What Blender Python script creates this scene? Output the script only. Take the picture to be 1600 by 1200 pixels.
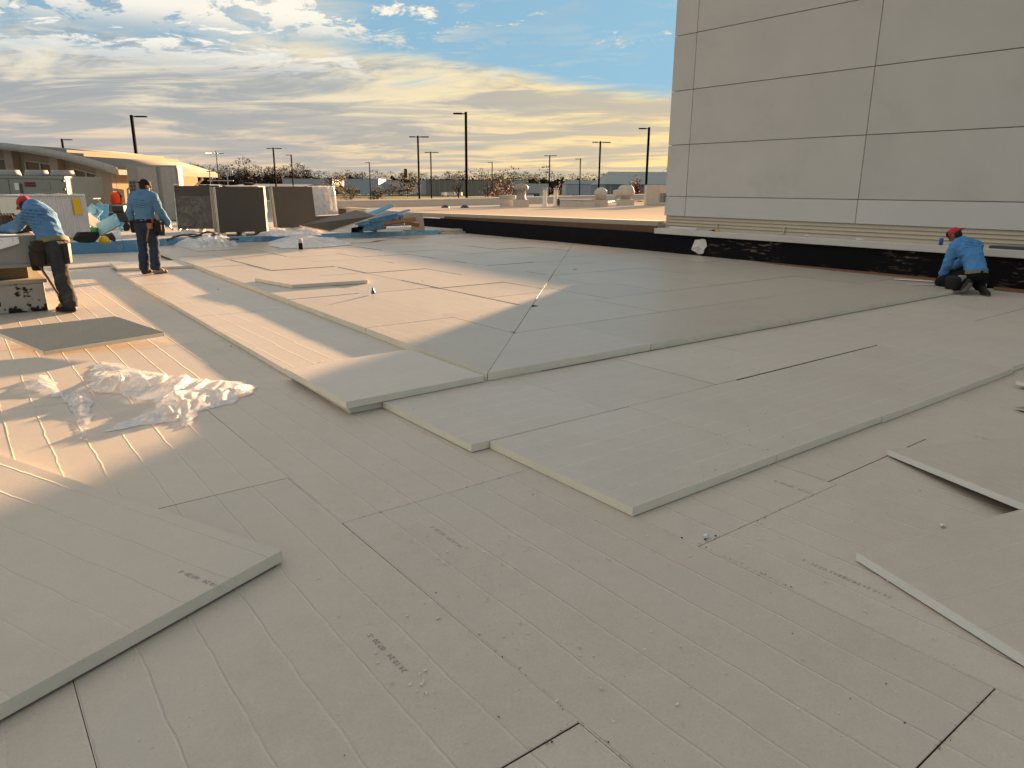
import bpy, bmesh, math, random
from mathutils import Vector, Matrix, noise
for o in list(bpy.data.objects): bpy.data.objects.remove(o, do_unlink=True)
S = bpy.context.scene
COL = S.collection
R = math.radians
random.seed(7)
# ------------------------------------------------------------------ camera
# world: X and Y follow the insulation board grid, the parapet and tower run along Y
F, TH, RO, AZ, H = 1124.5, R(15.2), R(-0.397), R(52.4), 1.6
FW = Vector((math.cos(AZ), math.sin(AZ), 0)); RT = Vector((math.sin(AZ), -math.cos(AZ), 0)); UP = Vector((0, 0, 1))
F3 = FW * math.cos(TH) - UP * math.sin(TH); U3 = FW * math.sin(TH) + UP * math.cos(TH)
CR = RT * math.cos(RO) - U3 * math.sin(RO); CU = RT * math.sin(RO) + U3 * math.cos(RO)
cam = bpy.data.cameras.new('camera'); camo = bpy.data.objects.new('camera', cam); COL.objects.link(camo)
m = Matrix.Identity(4)
for i in range(3):
    m[i][0] = CR[i]; m[i][1] = CU[i]; m[i][2] = -F3[i]
m[2][3] = H
camo.matrix_world = m
cam.sensor_width = 36; cam.lens = F / 1600 * 36; cam.clip_end = 20000; cam.clip_start = 0.05
S.camera = camo
# ------------------------------------------------------------------ light
SUN_EL, SUN_AZ = R(5.4), R(29.5)          # azimuth from +X towards +Y
sd = Vector((math.cos(SUN_EL) * math.cos(SUN_AZ), math.cos(SUN_EL) * math.sin(SUN_AZ), math.sin(SUN_EL)))
sl = bpy.data.lights.new('sun', 'SUN'); sl.energy = 3.8; sl.angle = R(1.2); sl.color = (1.0, 0.58, 0.28)
so = bpy.data.objects.new('sun', sl); COL.objects.link(so)
so.rotation_euler = (-sd).to_track_quat('-Z', 'Y').to_euler()
S.view_settings.view_transform = 'Standard'; S.view_settings.look = 'None'; S.view_settings.gamma = 1
S.view_settings.use_curve_mapping = False
S.cycles.max_bounces = 6; S.cycles.diffuse_bounces = 3; S.cycles.glossy_bounces = 2; S.cycles.transparent_max_bounces = 10
S.view_settings.exposure = 3.14

class NT:
    """tiny helper for node trees"""
    def __init__(s, tree): s.t = tree; s.n = tree.nodes; s.l = tree.links
    def new(s, typ, **kw):
        nd = s.n.new(typ)
        for k, v in kw.items(): setattr(nd, k, v)
        return nd
    def link(s, a, b): s.l.new(a, b)
    def put(s, sock, v):
        if hasattr(v, 'is_linked') or hasattr(v, 'links'): s.l.new(v, sock)
        else: sock.default_value = v
    def math(s, op, a, b=None, c=None, clamp=False):
        nd = s.new('ShaderNodeMath', operation=op); nd.use_clamp = clamp
        for i, v in enumerate((a, b, c)):
            if v is not None: s.put(nd.inputs[i], v)
        return nd.outputs[0]
    def vmath(s, op, a, b=None):
        nd = s.new('ShaderNodeVectorMath', operation=op)
        s.put(nd.inputs[0], a)
        if b is not None: s.put(nd.inputs[1], b)
        return nd.outputs['Value'] if op in ('DOT_PRODUCT', 'LENGTH') else nd.outputs[0]
    def noise(s, vec, scale, detail=4, rough=.5, dist=0, dim='3D'):
        nd = s.new('ShaderNodeTexNoise'); nd.noise_dimensions = dim
        if vec is not None: s.put(nd.inputs['Vector'], vec)
        nd.inputs['Scale'].default_value = scale; nd.inputs['Detail'].default_value = detail
        nd.inputs['Roughness'].default_value = rough; nd.inputs['Distortion'].default_value = dist
        return nd.outputs[0]
    def smooth(s, v, a, b, lo=0., hi=1.):
        nd = s.new('ShaderNodeMapRange', interpolation_type='SMOOTHSTEP')
        s.put(nd.inputs[0], v)
        for i, x in enumerate((a, b, lo, hi)): s.put(nd.inputs[i + 1], x)
        return nd.outputs[0]
    def mix(s, f, a, b, mode='MIX'):
        nd = s.new('ShaderNodeMix', data_type='RGBA', blend_type=mode)
        s.put(nd.inputs[0], f)
        for i, v in ((6, a), (7, b)):
            if isinstance(v, (tuple, list)): v = tuple(v)[:3] + (1,)
            s.put(nd.inputs[i], v)
        return nd.outputs[2]
    def comb(s, x, y, z):
        nd = s.new('ShaderNodeCombineXYZ')
        for i, v in enumerate((x, y, z)): s.put(nd.inputs[i], v)
        return nd.outputs[0]
    def sep(s, v):
        nd = s.new('ShaderNodeSeparateXYZ'); s.put(nd.inputs[0], v); return nd.outputs

# ------------------------------------------------------------------ sky
W = bpy.data.worlds.new('World'); S.world = W; W.use_nodes = True
t = NT(W.node_tree); t.n.clear()
sky = t.new('ShaderNodeTexSky', sky_type='NISHITA'); sky.sun_disc = False
sky.sun_elevation = SUN_EL; sky.sun_rotation = math.pi / 2 - SUN_AZ
sky.air_density = 1.0; sky.dust_density = 0.6; sky.ozone_density = 1.0
d = t.new('ShaderNodeTexCoord').outputs['Generated']
dx, dy, dz = t.sep(d)[0:3]
zc = t.math('MAXIMUM', dz, 0.0)
lat = t.vmath('DOT_PRODUCT', d, tuple(RT)); dep = t.vmath('DOT_PRODUCT', d, tuple(FW))
az = t.math('ARCTAN2', lat, dep)
inv = t.math('DIVIDE', 1.0, t.math('ADD', zc, 0.07))
qx = t.math('MULTIPLY', lat, inv); qy = t.math('MULTIPLY', dep, inv)
sunp = t.math('MAXIMUM', t.vmath('DOT_PRODUCT', d, tuple(sd)), 0.0)
glow = t.math('POWER', sunp, 8.0)
# clear air: the glare around the low sun is rolled off the way thin haze does
nb = t.new('ShaderNodeVectorMath', operation='DIVIDE')
t.link(sky.outputs[0], nb.inputs[0])
den = t.vmath('ADD', t.vmath('MULTIPLY', sky.outputs[0], (1.9, 1.22, 1.0)), (1., 1., 1.)); t.link(den, nb.inputs[1])
air = t.mix(1.0, nb.outputs[0], (.70, .83, .96), 'MULTIPLY')
# high veil, brushed by the wind
rot = R(-20); ca, sa = math.cos(rot), math.sin(rot)
ux = t.math('ADD', t.math('MULTIPLY', qx, ca), t.math('MULTIPLY', qy, sa)); uy = t.math('SUBTRACT', t.math('MULTIPLY', qy, ca), t.math('MULTIPLY', qx, sa))
big = t.noise(t.comb(t.math('MULTIPLY', ux, .6), uy, 4.4), .55, 4, .55, .5)
brush = t.noise(t.comb(t.math('MULTIPLY', ux, .62), uy, 7.3), 2.2, 6, .64, 1.1)
hole = t.math('MULTIPLY', t.smooth(t.math('ADD', dz, t.math('MULTIPLY', az, .12)), .115, .17), t.smooth(az, -.28, .02))
cv = t.math('ADD', t.math('MULTIPLY', big, .75), t.math('MULTIPLY', brush, .5))
cv = t.math('ADD', cv, t.smooth(dz, .06, .21, .34, 0.))
hole = t.math('MULTIPLY', hole, t.smooth(dz, .26, .42, 1., 0.))
cv = t.math('ADD', cv, t.smooth(dz, .24, .5, 0., .15))  # unseen cloud overhead, added to lift the ambient light and neutralise reflections
cv = t.math('SUBTRACT', cv, t.math('MULTIPLY', hole, .34))
veil = t.math('MULTIPLY', t.smooth(cv, .52, .86), .95)
# ripples of small high clouds
puff = t.noise(t.comb(t.math('MULTIPLY', ux, .8), uy, 1.3), 4.2, 5, .62, .5)
pm = t.noise(t.comb(ux, uy, 12.3), .6, 3, .5)
pf = t.smooth(t.math('ADD', t.math('ADD', puff, t.math('MULTIPLY', t.math('SUBTRACT', pm, .5), .55)), t.smooth(az, -.75, .15, .07, -.05)), .46, .58)
pf = t.math('MULTIPLY', t.math('MULTIPLY', pf, t.smooth(dz, .115, .165)), t.math('SUBTRACT', 1.0, t.math('MULTIPLY', hole, .9)))
cell = t.noise(t.comb(t.math('MULTIPLY', az, 17.), t.math('MULTIPLY', dz, 42.), 4.2), 1.0, 6, .66, .35)
cm = t.noise(t.comb(t.math('MULTIPLY', az, 3.2), t.math('MULTIPLY', dz, 9.), 8.0), 1.0, 3, .5)
pc = t.smooth(t.math('ADD', t.math('ADD', cell, t.math('MULTIPLY', t.math('SUBTRACT', cm, .5), .35)), t.smooth(az, -.35, .10, .085, -.14)), .50, .60)
pc = t.math('MULTIPLY', pc, t.smooth(dz, .15, .20))
pf = t.math('MAXIMUM', pf, pc)
# light and dark within the veil
tex = t.noise(t.comb(t.math('MULTIPLY', ux, .60), uy, 5.5), 1.25, 6, .62, .8)
tone = t.smooth(tex, .41, .60)
lit = t.mix(t.smooth(dz, .0, .12), (.80, .57, .40), (.80, .71, .55))
lit = t.mix(t.math('MULTIPLY', glow, .9, clamp=True), lit, (1.18, .86, .30))
drk = t.mix(t.smooth(dz, .02, .14), (.46, .42, .38), (.36, .39, .41))
drk = t.mix(t.math('MULTIPLY', glow, .6, clamp=True), drk, (.84, .64, .33))
cl = t.mix(tone, drk, lit)
cl = t.mix(t.math('MULTIPLY', pf, .9), cl, (.95, .90, .80))
# flat grey bands low over the horizon
bn_ = t.noise(t.comb(t.math('MULTIPLY', az, 2.1), t.math('MULTIPLY', dz, 34.), 2.0), 1.25, 5, .58, .5)
band = t.math('MULTIPLY', t.smooth(bn_, .46, .60), t.math('MULTIPLY', t.smooth(dz, .008, .03), t.smooth(dz, .085, .14, 1., 0.)))
gy = t.mix(t.math('MULTIPLY', glow, .8, clamp=True), (.37, .375, .385), (.66, .55, .38))
cl = t.mix(t.math('MULTIPLY', band, .75), cl, gy)
cover = t.math('MAXIMUM', t.math('MAXIMUM', veil, pf), t.math('MULTIPLY', band, .8))
K = 1.22
ccs = t.vmath('MULTIPLY', cl, (K, K, K))
away = t.smooth(t.vmath('DOT_PRODUCT', d, (math.cos(SUN_AZ), math.sin(SUN_AZ), 0.)), -.9, .6, .80, 1.0)   # the sky dims away from the low sun
final = t.vmath('MULTIPLY', t.mix(cover, air, ccs), t.comb(away, away, away))
W.cycles.sampling_method = 'MANUAL'; W.cycles.sample_map_resolution = 512
bg = t.new('ShaderNodeBackground'); bg.inputs[1].default_value = 0.10
t.link(final, bg.inputs[0])
wo = t.new('ShaderNodeOutputWorld'); t.link(bg.outputs[0], wo.inputs[0])

# ------------------------------------------------------------------ materials
M = {}
def begin(name):
    mt = bpy.data.materials.new(name); mt.use_nodes = True
    k = NT(mt.node_tree); b = k.n['Principled BSDF']; M[name] = mt
    return mt, k, b
def ocoord(k, rnd=True):
    v = k.new('ShaderNodeTexCoord').outputs['Object']
    if rnd:
        r = k.new('ShaderNodeObjectInfo').outputs['Random']
        v = k.vmath('ADD', v, k.comb(k.math('MULTIPLY', r, 91.), k.math('MULTIPLY', r, 57.), k.math('MULTIPLY', r, 33.)))
    return v
def mat(name, c, rough=.7, spec=.3, metal=0., var=.12, scale=3., fine=40., bump=.0, bscale=60., c2=None, c2t=(.55, .7), c2s=4., tint=.04):
    mt, k, b = begin(name)
    v = ocoord(k)
    n = k.noise(v, scale, 5, .6); f = k.noise(v, fine, 3, .6)
    r = k.new('ShaderNodeObjectInfo').outputs['Random']
    g = k.math('ADD', k.math('MULTIPLY', k.math('SUBTRACT', n, .5), var * 2), k.math('MULTIPLY', k.math('SUBTRACT', f, .5), var))
    g = k.math('ADD', k.math('ADD', g, 1.0), k.math('MULTIPLY', k.math('SUBTRACT', r, .5), tint * 2))
    col = k.mix(1.0, c, k.comb(g, g, g), 'MULTIPLY')
    if c2 is not None:
        col = k.mix(k.smooth(k.noise(v, c2s, 8, .65), *c2t), col, c2)
    k.link(col, b.inputs['Base Color'])
    b.inputs['Roughness'].default_value = rough; b.inputs['Specular IOR Level'].default_value = spec
    b.inputs['Metallic'].default_value = metal
    if bump:
        bn = k.new('ShaderNodeBump'); bn.inputs['Strength'].default_value = bump; bn.inputs['Distance'].default_value = .01
        k.link(k.noise(v, bscale, 5, .6), bn.inputs['Height']); k.link(bn.outputs[0], b.inputs['Normal'])
    return mt
def facer(name, c, flute, fd=.0028, rough=.55, spec=.4):
    """paper facer of an insulation board: mottled, with pressed ridges along local Y"""
    mt, k, b = begin(name)
    oc = k.new('ShaderNodeTexCoord').outputs['Object']
    rnd = k.new('ShaderNodeObjectInfo').outputs['Random']
    v = k.vmath('ADD', oc, k.comb(k.math('MULTIPLY', rnd, 91.), k.math('MULTIPLY', rnd, 57.), 0.))
    x = k.sep(oc)[0]
    n1 = k.noise(v, 1.3, 4, .62); n2 = k.noise(v, 11., 4, .65); n3 = k.noise(v, 95., 2, .6)
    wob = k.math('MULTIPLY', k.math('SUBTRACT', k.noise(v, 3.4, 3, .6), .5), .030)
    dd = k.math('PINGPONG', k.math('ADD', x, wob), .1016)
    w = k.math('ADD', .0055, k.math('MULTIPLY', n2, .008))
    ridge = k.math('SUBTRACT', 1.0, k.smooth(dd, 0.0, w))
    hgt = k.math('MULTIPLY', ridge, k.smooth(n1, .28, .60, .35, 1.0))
    g = k.math('ADD', 1.0, k.math('MULTIPLY', k.math('SUBTRACT', n1, .5), .26))
    g = k.math('ADD', g, k.math('MULTIPLY', k.math('SUBTRACT', n2, .5), .17))
    g = k.math('ADD', g, k.math('MULTIPLY', k.math('SUBTRACT', n3, .5), .26))
    g = k.math('ADD', g, k.math('MULTIPLY', k.math('SUBTRACT', rnd, .5), .09))
    col = k.mix(1.0, c, k.comb(g, g, g), 'MULTIPLY')
    col = k.mix(k.smooth(n1, .5, .7, 0., .5), col, (c[0] * .90, c[1] * .95, c[2] * .98))
    col = k.mix(k.math('MULTIPLY', hgt, .26), col, (min(1, c[0] * 1.5), min(1, c[1] * 1.5), min(1, c[2] * 1.5)))  # ridge highlights painted in as a lighter colour
    fl = k.math('MULTIPLY', k.smooth(k.noise(v, 150., 1, .5), .70, .77), k.smooth(n2, .45, .62))
    col = k.mix(k.math('MULTIPLY', fl, .6), col, (.07, .065, .06))
    k.link(col, b.inputs['Base Color'])
    b.inputs['Roughness'].default_value = rough; b.inputs['Specular IOR Level'].default_value = spec
    b1 = k.new('ShaderNodeBump'); b1.inputs['Strength'].default_value = flute; b1.inputs['Distance'].default_value = fd
    k.link(hgt, b1.inputs['Height'])
    b2 = k.new('ShaderNodeBump'); b2.inputs['Strength'].default_value = .16; b2.inputs['Distance'].default_value = .004
    k.link(k.noise(v, 30., 4, .75), b2.inputs['Height']); k.link(b1.outputs[0], b2.inputs['Normal'])
    k.link(b2.outputs[0], b.inputs['Normal'])
    return mt
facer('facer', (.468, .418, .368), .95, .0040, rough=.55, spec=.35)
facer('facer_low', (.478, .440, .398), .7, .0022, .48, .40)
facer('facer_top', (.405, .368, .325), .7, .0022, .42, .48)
facer('facer_dark', (.27, .235, .19), .7)
facer('facer_bundle', (.062, .056, .050), .1)
mat('foam', (.70, .67, .57), .85, .15, var=.14, fine=120, bump=.35, bscale=90)
mat('foam_white', (.66, .68, .66), .85, .15, var=.1, fine=120, bump=.35, bscale=90)
mat('blue_foam', (.11, .29, .50), .7, .25, var=.15, bump=.1, c2=(.32, .45, .53), c2t=(.52, .74), c2s=5)
mat('seam_shade', (.11, .10, .09), .9, .05)  # foam darkened: the shade inside tight seams is painted into the colour
mat('deck', (.07, .065, .06), .9)
mat('print_ink', (.27, .245, .215), .8, var=.3)
mt, k, b = begin('tar')
oc = k.new('ShaderNodeTexCoord').outputs['Object']
n1 = k.noise(k.vmath('MULTIPLY', oc, (1., 1.6, 9.)), 2.6, 8, .68, .3); n2 = k.noise(k.vmath('MULTIPLY', oc, (1., .5, .5)), 1.1, 3, .5)
scr = k.math('MULTIPLY', k.smooth(n1, .545, .62), k.smooth(n2, .47, .60))
col = k.mix(scr, (.007, .007, .010), (.15, .115, .085))
k.link(col, b.inputs['Base Color']); b.inputs['Roughness'].default_value = .85; b.inputs['Specular IOR Level'].default_value = .12
bn = k.new('ShaderNodeBump'); bn.inputs['Strength'].default_value = .7; bn.inputs['Distance'].default_value = .02
k.link(k.noise(k.vmath('MULTIPLY', oc, (1., 1., 3.)), 12., 5, .6), bn.inputs['Height']); k.link(bn.outputs[0], b.inputs['Normal'])
mat('tar_clean', (.008, .008, .011), .85, .1, var=.5, bump=.6, bscale=22)
mat('peel', (.42, .40, .35), .7, var=.2, bump=.3, c2=(.012, .012, .012), c2t=(.52, .55), c2s=5)
mat('white_metal', (.50, .49, .47), .5, .4, var=.15, scale=2, c2=(.35, .33, .30), c2t=(.62, .8), c2s=6)
mat('bright_white', (.62, .62, .62), .65, .2, var=.08)
mat('grey_metal', (.25, .255, .25), .6, .2, var=.1)
mat('hvac_paint', (.215, .235, .215), .5, .35, var=.1, scale=2)
mat('hvac_dark', (.06, .065, .06), .6, var=.2)
mat('dark_metal', (.02, .02, .022), .45, .4)
mat('lamp_black', (.006, .006, .007), .95, .02)
mat('galv', (.30, .31, .305), .6, .25, var=.2, scale=8)
mat('eifs', (.520, .515, .502), .9, .15, var=.10, scale=.8, fine=160, bump=.35, bscale=190, tint=.035, c2=(.46, .455, .445), c2t=(.50, .80), c2s=.9)
mat('eifs_low', (.535, .54, .54), .8, .2, var=.07, scale=.8, fine=160, bump=.3, bscale=190, tint=.02)
mat('joint', (.42, .40, .37), .9)
mat('siding', (.47, .42, .34), .75, var=.12, scale=4)
mat('tan_roof', (.45, .405, .355), 1., .0, var=.14, scale=.6, fine=8, c2=(.30, .275, .24), c2t=(.55, .8), c2s=.7)
mat('old_roof', (.40, .395, .385), .8, .2, var=.2, scale=.9, fine=12, c2=(.22, .21, .2), c2t=(.55, .75), c2s=1.4)
mat('tan_fascia', (.40, .37, .31), .8, var=.15)
mat('brown_board', (.115, .070, .045), .85, var=.3, scale=5)
mat('sand', (.20, .10, .06), .95, var=.3, scale=9, bump=.6)
mat('fitting_white', (.40, .40, .39), .7, .1, var=.18, scale=5)
mat('stone_white', (.50, .49, .47), .75, .2, var=.12)
mat('building_tan', (.30, .235, .155), .85, .2, var=.07, scale=.7)
mat('building_shade', (.27, .235, .19), .85, .2, var=.08)
mat('roof_seam', (.19, .187, .178), .85, .05, var=.08, scale=.5)
mat('trim', (.34, .32, .27), .8, .1, var=.08)
mat('orange', (.85, .075, .015), .6)
mat('yellow', (.72, .48, .02), .45, .4)
mat('yellow_sign', (.75, .46, .015), .6, c2=(.08, .06, .02), c2t=(.63, .67), c2s=16)
mat('red', (.55, .02, .02), .6)
mat('black_cloth', (.014, .014, .016), .85, bump=.5, bscale=40)
mat('green_box', (.02, .22, .08), .6)
mat('wood', (.16, .10, .055), .8, var=.3, scale=6)
mat('rust', (.13, .085, .055), .7, metal=.3, var=.5, scale=14)
mat('paper', (.78, .78, .80), .8, var=.05, c2=(.35, .38, .45), c2t=(.60, .63), c2s=18)
mat('blue_can', (.02, .07, .42), .35, .5, c2=(.6, .6, .65), c2t=(.62, .66), c2s=30)
mat('blue_plastic', (.01, .14, .42), .45, .4)
mat('crumb', (.62, .58, .46), .9)
mat('speck', (.035, .03, .027), .9)
mat('skin', (.20, .105, .065), .55, .35)
mat('hair', (.012, .010, .009), .6)
mat('jeans_blue', (.030, .042, .075), .9, .1, var=.35, scale=7, bump=.4, bscale=18)
mat('jeans_dark', (.045, .050, .055), .9, .1, var=.4, scale=6, bump=.4, bscale=18, c2=(.10, .10, .10), c2t=(.55, .8), c2s=6)
mat('trousers_black', (.012, .012, .015), .9, .1, var=.4)
mat('leather', (.030, .024, .02), .6, .3, var=.4, bump=.4)
mat('leather_tan', (.22, .13, .07), .6, .3, var=.3)
mat('boot', (.022, .018, .015), .65, .3, var=.4)
mat('boot_tan', (.24, .19, .14), .75, var=.3)
mat('sole', (.10, .10, .095), .9, var=.3, bump=.8, bscale=60)
mat('cap_black', (.010, .010, .011), .85)
mat('cap_red', (.42, .03, .045), .8, var=.2)
mat('belt', (.20, .17, .10), .8, var=.3)
mat('asphalt', (.055, .055, .056), .9, var=.2, scale=.05)
mat('concrete', (.38, .37, .35), .85, var=.15)
mat('car_white', (.72, .73, .74), .3, .5)
mat('car_dark', (.05, .055, .065), .3, .5)
mat('car_silver', (.38, .39, .41), .3, .5)
mat('tyre', (.02, .02, .02), .9)
mat('warehouse_white', (.40, .44, .49), .7, var=.06, scale=.1)
mat('warehouse_tan', (.22, .20, .18), .8, var=.1, scale=.1)
mat('warehouse_blue', (.16, .20, .24), .7, var=.1, scale=.06)
mat('warehouse_roof', (.20, .22, .24), .7, var=.1, scale=.1)
mat('shed_grey', (.26, .28, .28), .7, var=.1, scale=.1)
mat('brick_tower', (.10, .08, .075), .9)
mat('bark', (.030, .022, .018), .95, var=.3)
mat('twig', (.026, .020, .016), .95, var=.4, scale=.3)
mat('twig_olive', (.030, .026, .016), .95, var=.4, scale=.3)
mat('leaf_red', (.13, .022, .010), .8, var=.5, scale=2)
mat('leaf_red_dark', (.06, .012, .008), .8, var=.5, scale=2)
mat('leaf_brown', (.055, .032, .014), .85, var=.4, scale=2)
mat('leaf_olive', (.035, .034, .014), .85, var=.4, scale=2)
# glass
mt, k, b = begin('window_glass'); b.inputs['Base Color'].default_value = (.05, .045, .03, 1); b.inputs['Roughness'].default_value = .06; b.inputs['Specular IOR Level'].default_value = .6
mt, k, b = begin('window_warm'); b.inputs['Base Color'].default_value = (.10, .065, .03, 1); b.inputs['Roughness'].default_value = .15
# worker shirt: blue cotton jersey with wrinkles; a block of dark print lies across the upper back
def shirt(name, c, box):
    mt, k, b = begin(name)
    oc = k.new('ShaderNodeTexCoord').outputs['Object']
    n = k.noise(oc, 7, 5, .6); g = k.math('ADD', .8, k.math('MULTIPLY', n, .4))
    col = k.mix(1.0, c, k.comb(g, g, g), 'MULTIPLY')
    (x0, x1, z0, z1) = box
    x, y, z = k.sep(oc)[0:3]
    ins = k.math('MULTIPLY', k.math('MULTIPLY', k.math('GREATER_THAN', x, x0), k.math('LESS_THAN', x, x1)),
                 k.math('MULTIPLY', k.math('GREATER_THAN', z, z0), k.math('LESS_THAN', z, z1)))
    rows = k.math('GREATER_THAN', k.math('PINGPONG', k.math('ADD', z, k.math('MULTIPLY', x, .12)), .02), .0125)
    ltr = k.smooth(k.noise(k.vmath('MULTIPLY', oc, (1., 1., .25)), 85, 1, .5), .46, .52)
    col = k.mix(k.math('MULTIPLY', k.math('MULTIPLY', ins, rows), k.math('MULTIPLY', ltr, .7)), col, (.02, .04, .09))
    k.link(col, b.inputs['Base Color']); b.inputs['Roughness'].default_value = .9; b.inputs['Specular IOR Level'].default_value = .1
    bn = k.new('ShaderNodeBump'); bn.inputs['Strength'].default_value = .8; bn.inputs['Distance'].default_value = .025
    k.link(k.noise(k.vmath('MULTIPLY', oc, (1., 1., 1.7)), 7.5, 4, .55, 1.6), bn.inputs['Height']); k.link(bn.outputs[0], b.inputs['Normal'])
shirt('shirt_a', (.095, .21, .37), (-.42, -.14, 1.12, 1.32))
shirt('shirt_b', (.095, .215, .36), (-.13, .10, 1.16, 1.32))
shirt('shirt_c', (.085, .25, .52), (-.08, .20, .70, .80))
# plastic film
def film_mat(name, alpha, tint, tr=.45, gl=.3, rough=.18, dv=.22):
    mt = bpy.data.materials.new(name); mt.use_nodes = True; k = NT(mt.node_tree); k.n.clear(); M[name] = mt
    oc = ocoord(k)
    a = k.new('ShaderNodeBsdfTransparent'); dfx = k.new('ShaderNodeBsdfDiffuse'); dfx.inputs[0].default_value = tint + (1,)
    tl = k.new('ShaderNodeBsdfTranslucent'); tl.inputs[0].default_value = tint + (1,)
    gs = k.new('ShaderNodeBsdfGlossy'); gs.inputs['Roughness'].default_value = rough; gs.inputs[0].default_value = (.9, .9, .9, 1)
    bn = k.new('ShaderNodeBump'); bn.inputs['Strength'].default_value = .8; bn.inputs['Distance'].default_value = .02
    k.link(k.noise(oc, 17, 6, .68, 1.8), bn.inputs['Height'])
    for nd_ in (dfx, tl, gs): k.link(bn.outputs[0], nd_.inputs['Normal'])
    m1 = k.new('ShaderNodeMixShader'); m1.inputs[0].default_value = tr; k.link(dfx.outputs[0], m1.inputs[1]); k.link(tl.outputs[0], m1.inputs[2])
    m2 = k.new('ShaderNodeMixShader'); m2.inputs[0].default_value = gl; k.link(m1.outputs[0], m2.inputs[1]); k.link(gs.outputs[0], m2.inputs[2])
    m3 = k.new('ShaderNodeMixShader'); lw = k.new('ShaderNodeLayerWeight'); lw.inputs[0].default_value = .45; k.link(bn.outputs[0], lw.inputs['Normal'])
    k.link(k.math('ADD', k.smooth(k.noise(oc, 5, 4, .6, .8), .35, .7, max(0, alpha - dv), min(1, alpha + dv)), k.math('MULTIPLY', lw.outputs['Facing'], min(.45, alpha * .9)), clamp=True), m3.inputs[0])
    k.link(a.outputs[0], m3.inputs[1]); k.link(m2.outputs[0], m3.inputs[2])
    o = k.new('ShaderNodeOutputMaterial'); k.link(m3.outputs[0], o.inputs[0])
film_mat('film_clear', .54, (.86, .87, .90))
film_mat('film_white', .74, (.84, .86, .90), .4, .15, .2, .14)
film_mat('film_wrap', .09, (.5, .5, .5), .4, .6, .15, .06)
film_mat('film_side', .62, (.85, .82, .72), .5, .2)
# grass ground
mt, k, b = begin('grass_ground')
oc = k.new('ShaderNodeTexCoord').outputs['Object']
c1 = k.mix(k.smooth(k.noise(oc, .012, 6, .6), .4, .62), (.050, .085, .020), (.095, .095, .040))
c1 = k.mix(k.smooth(k.noise(oc, .25, 5, .7), .35, .75), c1, (.045, .055, .020))
k.link(c1, b.inputs['Base Color']); b.inputs['Roughness'].default_value = .95; b.inputs['Specular IOR Level'].default_value = .05

# ------------------------------------------------------------------ mesh helpers
class MB:
    def __init__(s): s.v = []; s.f = []; s.mi = []
    def face(s, pts, mi=0):
        b0 = len(s.v); s.v += [tuple(p) for p in pts]; s.f.append(tuple(range(b0, b0 + len(pts)))); s.mi.append(mi)
    def box(s, a, b, mi=0, mx=None):
        x0, y0, z0 = a; x1, y1, z1 = b
        P = [Vector(p) for p in ((x0, y0, z0), (x1, y0, z0), (x1, y1, z0), (x0, y1, z0), (x0, y0, z1), (x1, y0, z1), (x1, y1, z1), (x0, y1, z1))]
        if mx is not None: P = [mx @ p for p in P]
        n = len(s.v); s.v += [tuple(p) for p in P]
        for q in ((0, 3, 2, 1), (4, 5, 6, 7), (0, 1, 5, 4), (1, 2, 6, 5), (2, 3, 7, 6), (3, 0, 4, 7)): s.f.append(tuple(n + i for i in q)); s.mi.append(mi)
        return s
    def prism(s, poly, z0, z1, mt_top=0, mt_side=0):
        """poly counter-clockwise (x,y); z0,z1 numbers or functions of x,y"""
        Z0 = z0 if callable(z0) else (lambda x, y: z0); Z1 = z1 if callable(z1) else (lambda x, y: z1)
        n = len(s.v); k_ = len(poly)
        s.v += [(x, y, Z0(x, y)) for x, y in poly] + [(x, y, Z1(x, y)) for x, y in poly]
        s.f.append(tuple(n + i for i in reversed(range(k_)))); s.mi.append(mt_top)
        s.f.append(tuple(n + k_ + i for i in range(k_))); s.mi.append(mt_top)
        for i in range(k_):
            j = (i + 1) % k_; s.f.append((n + i, n + j, n + k_ + j, n + k_ + i)); s.mi.append(mt_side)
        return s
    def tube(s, p0, p1, r0, r1=None, n=10, mi=0, cap=True):
        if r1 is None: r1 = r0
        p0 = Vector(p0); p1 = Vector(p1); ax = (p1 - p0).normalized()
        a = ax.orthogonal().normalized(); b = ax.cross(a); i0 = len(s.v)
        for p, r in ((p0, r0), (p1, r1)):
            for i in range(n):
                w = 2 * math.pi * i / n; s.v.append(tuple(p + (a * math.cos(w) + b * math.sin(w)) * r))
        for i in range(n):
            j = (i + 1) % n; s.f.append((i0 + i, i0 + j, i0 + n + j, i0 + n + i)); s.mi.append(mi)
        if cap:
            s.f.append(tuple(i0 + i for i in reversed(range(n)))); s.mi.append(mi); s.f.append(tuple(i0 + n + i for i in range(n))); s.mi.append(mi)
        return s
    def lathe(s, c, prof, n=20, mi=0):
        c = Vector(c); i0 = len(s.v)
        for r, z in prof:
            for i in range(n):
                w = 2 * math.pi * i / n; s.v.append((c.x + r * math.cos(w), c.y + r * math.sin(w), c.z + z))
        for a in range(len(prof) - 1):
            for i in range(n):
                j = (i + 1) % n; s.f.append((i0 + a * n + i, i0 + a * n + j, i0 + (a + 1) * n + j, i0 + (a + 1) * n + i)); s.mi.append(mi)
        s.f.append(tuple(i0 + i for i in reversed(range(n)))); s.mi.append(mi)
        s.f.append(tuple(i0 + (len(prof) - 1) * n + i for i in range(n))); s.mi.append(mi)
        return s
    def mesh(s, name, mats):
        me = bpy.data.meshes.new(name); me.from_pydata(s.v, [], s.f)
        for mm in mats: me.materials.append(M[mm])
        for p, i in zip(me.polygons, s.mi): p.material_index = i
        me.update(); return me
    def build(s, name, mats, parent=None, smooth=False, bevel=0.):
        if isinstance(mats, str): mats = [mats]
        me = s.mesh(name, mats)
        if smooth:
            for p in me.polygons: p.use_smooth = True
        return put(name, me, parent, bevel)
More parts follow.
